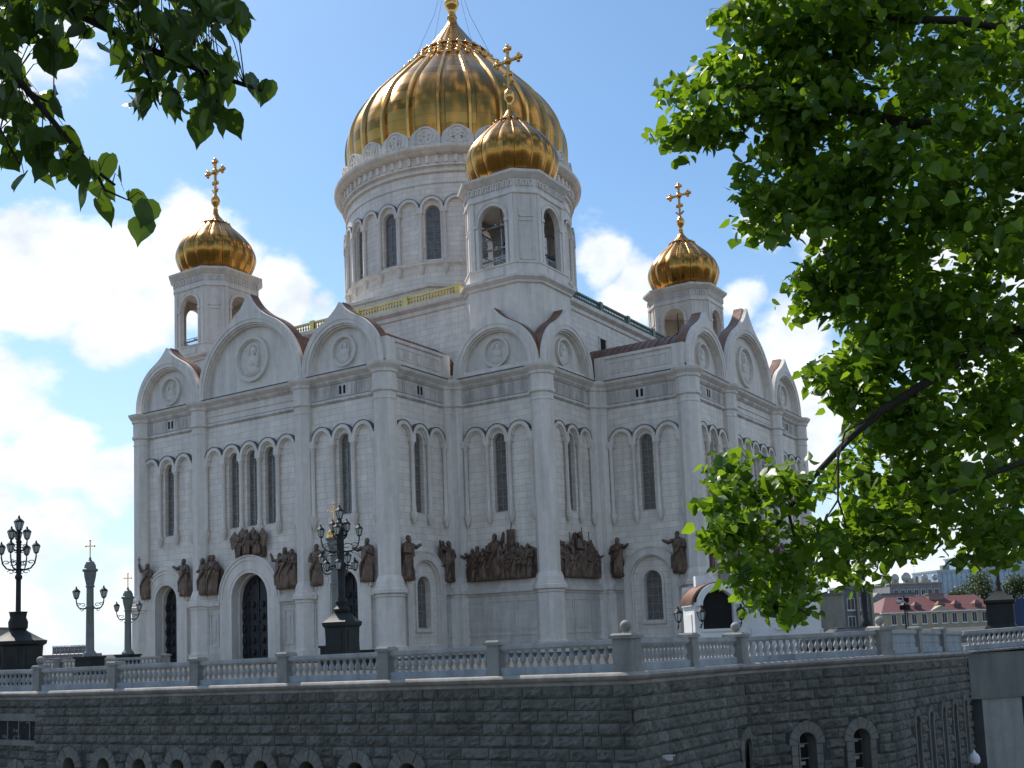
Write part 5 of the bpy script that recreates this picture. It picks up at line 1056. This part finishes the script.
def inside(poly, X, Y):
    r = np.zeros(len(X), bool); n = len(poly)
    for i in range(n):
        x1, y1 = poly[i]; x2, y2 = poly[(i + 1) % n]; c = ((y1 > Y) != (y2 > Y)); r ^= c & (X < (x2 - x1) * (Y - y1) / (y2 - y1 + 1e-9) + x1)
    return r
# the lime tree on the right: its trunk stands outside the frame
LT = thing('lime_tree', 'large bright green lime tree filling the right side of the view', 'tree'); foot = at(1270, 700, 9.6)
LT_limbs = []
trunk = [Vector((foot.x, foot.y, -.1)), Vector((foot.x, foot.y, 1.2)) + RT * -.05, at(1255, 380, 9.6), at(1215, 120, 9.7), at(1150, -120, 9.8), at(1110, -330, 9.9)]
mb = MB(); mb.tube(trunk, [.34, .27, .22, .17, .12, .05], 12); mb.build('trunk', BARK, LT, True)
LIMBS = [([(1240, 250, 9.6), (1120, 170, 9.7), (1010, 138, 9.6), (900, 122, 9.4), (830, 105, 9.3), (780, 92, 9.2), (735, 85, 9.1)], .085), ([(1255, 380, 9.6), (1130, 330, 9.3), (1010, 330, 9.0), (930, 380, 8.8), (880, 412, 8.7), (850, 438, 8.7), (815, 475, 8.7), (788, 510, 8.7), (765, 540, 8.7), (735, 560, 8.6)], .05),
         ([(1250, 300, 9.6), (1120, 240, 10.2), (1000, 230, 10.4), (910, 235, 10.3), (850, 250, 10.2)], .07), ([(1215, 120, 9.7), (1080, 40, 9.4), (960, 20, 9.3), (870, 20, 9.2), (770, 10, 9.1)], .06), ([(1255, 420, 9.6), (1120, 430, 9.0), (1000, 470, 8.7), (920, 505, 8.6), (870, 540, 8.6)], .04),
         ([(1150, -120, 9.8), (1000, -110, 9.5), (850, -100, 9.3)], .05), ([(900, 122, 9.4), (850, 165, 9.2), (790, 185, 9.1), (760, 205, 9.1)], .03), ([(788, 510, 8.7), (760, 495, 8.6), (730, 480, 8.5)], .02), ([(850, 438, 8.7), (838, 452, 8.6), (838, 500, 8.5), (825, 520, 8.5), (800, 545, 8.5)], .014), ([(838, 500, 8.5), (845, 520, 8.5), (848, 545, 8.5)], .009), ([(880, 412, 8.7), (845, 432, 8.5), (836, 470, 8.5), (822, 505, 8.45)], .010), ([(788, 510, 8.7), (800, 560, 8.6), (790, 600, 8.6)], .014)]
for pts, r0 in LIMBS:
    P_ = [at(*p) for p in pts]; mb = MB(); mb.tube(P_, [r0 * (1 - .8 * i / (len(P_) - 1)) for i in range(len(P_))], 8); mb.build('limb', BARK, LT, True)
MAIN = [(790, -240), (765, -40), (762, 55), (772, 118), (790, 165), (815, 196), (842, 205), (850, 235), (832, 262), (800, 290), (835, 315), (852, 345), (828, 375), (852, 392), (850, 425), (862, 468), (846, 498), (850, 545), (880, 572), (905, 565), (928, 540), (948, 515), (962, 540), (990, 538), (1024, 528), (1080, 520), (1300, 560), (1450, 300), (1350, -300)]
BLOB = [(690, 88, 22), (669, 86, 13), (676, 140, 19), (662, 142, 12), (668, 152, 9), (705, 128, 24), (722, 62, 20), (732, 105, 34), (752, 60, 38), (745, 18, 24), (748, 165, 16), (765, 190, 20), (762, 222, 18), (790, 120, 40), (775, 216, 12), (795, 200, 22), (822, 215, 18), (835, 268, 22), (800, 288, 18), (790, 292, 10), (830, 378, 14), (850, 400, 20), (862, 560, 22), (985, 545, 16), (962, 552, 15), (930, 535, 22), (1010, 535, 20), (868, 575, 12),
        (725, 475, 16), (742, 470, 22), (768, 478, 22), (790, 478, 16), (806, 490, 16), (735, 500, 24), (728, 530, 22), (715, 543, 9), (752, 530, 24), (780, 535, 22), (722, 572, 9), (745, 576, 14), (762, 562, 24), (790, 565, 30), (812, 545, 24), (832, 540, 18), (840, 560, 18), (772, 598, 17), (793, 605, 12), (758, 606, 8), (808, 600, 14), (793, 622, 8), (815, 575, 24), (828, 505, 8), (845, 468, 9)]
g = np.random.default_rng(11)
def scatter(n):
    X = g.uniform(650, 1420, n * 3); Y = g.uniform(-280, 640, n * 3); ok = inside(MAIN, X, Y); lowleft = np.zeros(len(X), bool)
    for bx, by, br in BLOB: ok |= (X - bx) ** 2 + (Y - by) ** 2 < br * br
    # gaps of sky between the sprays
    ph_ = np.sin(X * .043 + 1.3) * np.sin(Y * .051 + .4) + .6 * np.sin(X * .085 + Y * .06) + .5 * np.sin(X * .12 - Y * .10 + 2)
    ok &= (ph_ > -1.05) | (g.random(len(X)) < .25)
    far_out = (X > 1060) | (Y < -30); ok &= ~far_out | (g.random(len(X)) < .3)
    X, Y = X[ok], Y[ok]; D = 9.2 + np.clip((X - 760) / 300, 0, 1) * g.uniform(-1.3, 1.8, len(X)) + g.uniform(-.45, .45, len(X)); low = (Y > 440) & (X < 850); D[low] = 8.65 + g.uniform(-.6, .7, low.sum()); return X, Y, D
X, Y, D = scatter(8000)
D = np.where((X > 830) & (g.random(len(X)) < .4), D + g.uniform(.7, 2.2, len(X)), D); cen = atn(X, Y, D)
Xc, Yc, Dc = scatter(440); edge = (Xc < 800) | ((Yc > 430) & (Xc < 862)); Xc, Yc, Dc = Xc[~edge], Yc[~edge], Dc[~edge]; hr = g.uniform(.22, .42, len(Xc))
Xe, Ye, De = scatter(5000); e1 = np.where((Xe < 800) & (Ye < 330))[0][:95]; e2 = np.where((Ye > 430) & (Xe < 862))[0][:98]; ee = np.concatenate([e1, e2])     # finer sprays at the tips of the boughs
De = De + np.where(Ye > 430, g.uniform(-.35, .5, len(De)), 0)
Dc = np.where((Xc > 840) & (g.random(len(Xc)) < .35), Dc + 1.3, Dc); hub = np.concatenate([atn(Xc, Yc, Dc), atn(Xe[ee], Ye[ee], De[ee])]); hr = np.concatenate([hr, g.uniform(.09, .20, len(ee))])
keep = np.zeros(len(cen), bool)
for h_, r_ in zip(hub, hr): keep |= (((cen - h_) / np.array([r_, r_, r_ * .55])) ** 2).sum(1) < 1
cen = cen[keep]; print('clusters', len(cen), 'sprays', len(hub))
k = 10; C = np.repeat(cen, k, 0) + np.clip(g.normal(size=(len(cen) * k, 3)), -1.5, 1.5) * np.array([.085, .085, .065]); S = g.uniform(.055, .132, len(C)) * g.uniform(.8, 1.1, len(C))
leaves('crown', LT, C, S, LEAF, hang=.35, seed=3)
mb = MB()   # twigs that carry the leaf clusters
for i in range(0, len(cen), 5):
    p = Vector(cen[i]); q = p + Vector(g.normal(size=3)) * .06 + RT * .13 + Vector((0, 0, .05)); mb.tube([q, (p + q) / 2 + Vector((0, 0, .03)), p], [.006, .005, .003], 4)
tw = mb.build('twigs', BARK, LT); tw['kind'] = 'stuff'
# the branch hanging in at the top left, from a tree whose trunk is out of the frame
LB = thing('lime_tree', 'dark shaded lime branch hanging into the upper left corner', 'tree'); f0 = at(-1150, 650, 3.6); fl2 = Vector((f0.x, f0.y, -.1))
mb = MB(); mb.tube([fl2, fl2 + Vector((.1, 0, 1.8)), at(-1050, -250, 3.7), at(-950, -700, 3.9), at(-900, -1100, 4.1)], [.24, .2, .17, .13, .05], 12); mb.build('trunk', BARK, LB, True)
LB_LIMBS = [([(-1030, -330, 3.7), (-600, -330, 3.6), (-250, -200, 3.6), (-60, -60, 3.6), (60, 5, 3.55), (140, 45, 3.5), (200, 70, 3.5), (245, 85, 3.45), (262, 90, 3.45)], .022), ([(-600, -330, 3.6), (-300, -100, 3.5), (-80, 30, 3.4), (15, 75, 3.4), (60, 130, 3.4), (95, 170, 3.4), (115, 185, 3.4)], .018), ([(-250, -200, 3.6), (0, -120, 3.6), (150, -40, 3.6), (220, 10, 3.55)], .02), ([(-300, -100, 3.5), (-100, 100, 3.35), (0, 130, 3.3), (20, 165, 3.3)], .012), ([(20, 85, 3.4), (40, 98, 3.4), (62, 107, 3.4)], .004), ([(140, 45, 3.5), (150, 80, 3.5), (160, 105, 3.5)], .006), ([(200, 70, 3.5), (210, 95, 3.48), (222, 112, 3.45)], .005), ([(95, 170, 3.4), (105, 190, 3.4), (128, 200, 3.42)], .005)]
for pts, r0 in LB_LIMBS:
    mb = MB(); P_ = [at(*p) for p in pts]; mb.tube(P_, [r0 * (1 - .85 * i / (len(P_) - 1)) + .0015 for i in range(len(P_))], 7); mb.build('limb', BARK, LB, True)
BL2 = [(12, 18, 26), (45, 22, 30), (85, 12, 26), (120, 18, 34), (150, 38, 30), (175, 30, 28), (200, 20, 26), (225, 12, 20), (135, 70, 18), (165, 60, 26), (190, 55, 28), (212, 60, 18), (145, 108, 13), (165, 105, 18), (178, 112, 12), (195, 85, 22), (205, 118, 15), (222, 125, 10), (215, 95, 16), (228, 68, 10), (45, 62, 13), (12, 40, 14), (5, 75, 16), (10, 110, 22), (5, 150, 16), (30, 130, 18), (45, 115, 16), (50, 150, 22), (65, 165, 20), (80, 172, 14), (35, 172, 12), (100, 195, 10), (0, 0, 30), (-40, 30, 60), (-60, 120, 50), (60, -40, 60), (160, -40, 60), (230, -20, 22), (95, 28, 14)]
X = g.uniform(-110, 250, 5000); Y = g.uniform(-100, 200, 5000); ok = np.zeros(len(X), bool)
for bx, by, br in BL2: ok |= (X - bx) ** 2 + (Y - by) ** 2 < (br * .9) ** 2
X, Y = X[ok][:1000], Y[ok][:1000]; D = 3.5 + g.uniform(-.3, .35, len(X)); C1 = atn(X, Y - 10, D); S1 = g.uniform(.045, .085, len(X))
HERO = [(225, 8, 3.4), (247, 12, 3.4), (234, 62, 3.45), (248, 80, 3.45), (257, 88, 3.4), (269, 86, 3.45), (100, 55, 3.4), (228, 88, 3.45), (226, 118, 3.4), (213, 118, 3.4), (203, 128, 3.5), (140, 96, 3.5), (150, 100, 3.45), (172, 98, 3.45), (50, 45, 3.4), (45, 55, 3.45), (24, 180, 3.4), (86, 190, 3.4), (98, 205, 3.4), (118, 182, 3.4), (130, 198, 3.42), (148, 205, 3.4), (145, 226, 3.42), (70, 165, 3.4), (48, 165, 3.4), (12, 150, 3.35), (5, 160, 3.35), (62, 140, 3.4), (110, 160, 3.4), (38, 150, 3.4), (75, 55, 3.45), (152, 88, 3.5)]
hx = np.array([h[0] for h in HERO], float); hy = np.array([h[1] for h in HERO], float); hd = np.array([h[2] for h in HERO]); C2 = atn(hx, hy - 6, hd)
LP = []
for pts, r0 in LB_LIMBS:
    for p, q in zip(pts, pts[1:]):
        for t in np.linspace(0, 1, 9): LP.append(at(*[a + (b_ - a) * t for a, b_ in zip(p, q)]))
LPn = np.array(LP); mb = MB()
for i, c in enumerate(np.concatenate([C2, C1[::2]])):
    dd = ((LPn - c) ** 2).sum(1); j = dd.argmin()
    if dd[j] < .30 ** 2: q = Vector(LPn[j]); c = Vector(c); mb.tube([q, (q + c) / 2 + Vector((0, 0, .02 + .05 * math.sqrt(dd[j]))), c], [.0022, .0016, .0011], 4)
tw = mb.build('leaf_stalks', BARK, LB); tw['kind'] = 'stuff'
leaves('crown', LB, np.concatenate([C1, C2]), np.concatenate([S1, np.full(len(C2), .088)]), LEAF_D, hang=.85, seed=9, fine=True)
# far trees on the right
def far_tree(label, px, D, zg, H, w, seed):
    b = at(px, 630, D); T = thing('broadleaf_tree', label, 'tree', 'trees below the glass building', (b.x, b.y, zg)); mb = MB(); mb.tube([(0, 0, 0), (.1, 0, H * .45), (0, .1, H * .8)], [.3, .22, .08], 8)
    rg = np.random.default_rng(seed)
    for q in range(5): a = rg.uniform(0, 6.28); mb.tube([(0, 0, H * .4), (math.cos(a) * w * .25, math.sin(a) * w * .25, H * .62), (math.cos(a) * w * .4, math.sin(a) * w * .4, H * .75)], [.12, .08, .03], 5)
    mb.build('trunk', BARK, T, True)
    cl_ = rg.normal(size=(16, 3)); cl_ /= np.linalg.norm(cl_, axis=1)[:, None]; cl_ = cl_ * rg.uniform(.3, 1, 16)[:, None] * np.array([w * .42, w * .42, H * .30]) + np.array([0, 0, H * .66])
    C = np.repeat(cl_, 130, 0) + rg.normal(size=(16 * 130, 3)) * np.array([w * .12, w * .12, H * .07]); leaves('crown', T, C, rg.uniform(.25, .5, len(C)), FARLEAF, hang=.2, seed=seed)
far_tree('round tree just left of the dark lamp, below the pale blue glass', 985, 255, 0, 13.6, 9.0, 1); far_tree('bushy tree right of the dark lamp pole at the right edge', 1017, 250, 0, 12.2, 8.0, 2); far_tree('smaller tree at the left end of the pale blue glass building', 962, 262, 0, 9.8, 6.5, 3); far_tree('small clump of green behind the red roof near the signal heads', 922, 268, 0, 7.6, 5.0, 4)
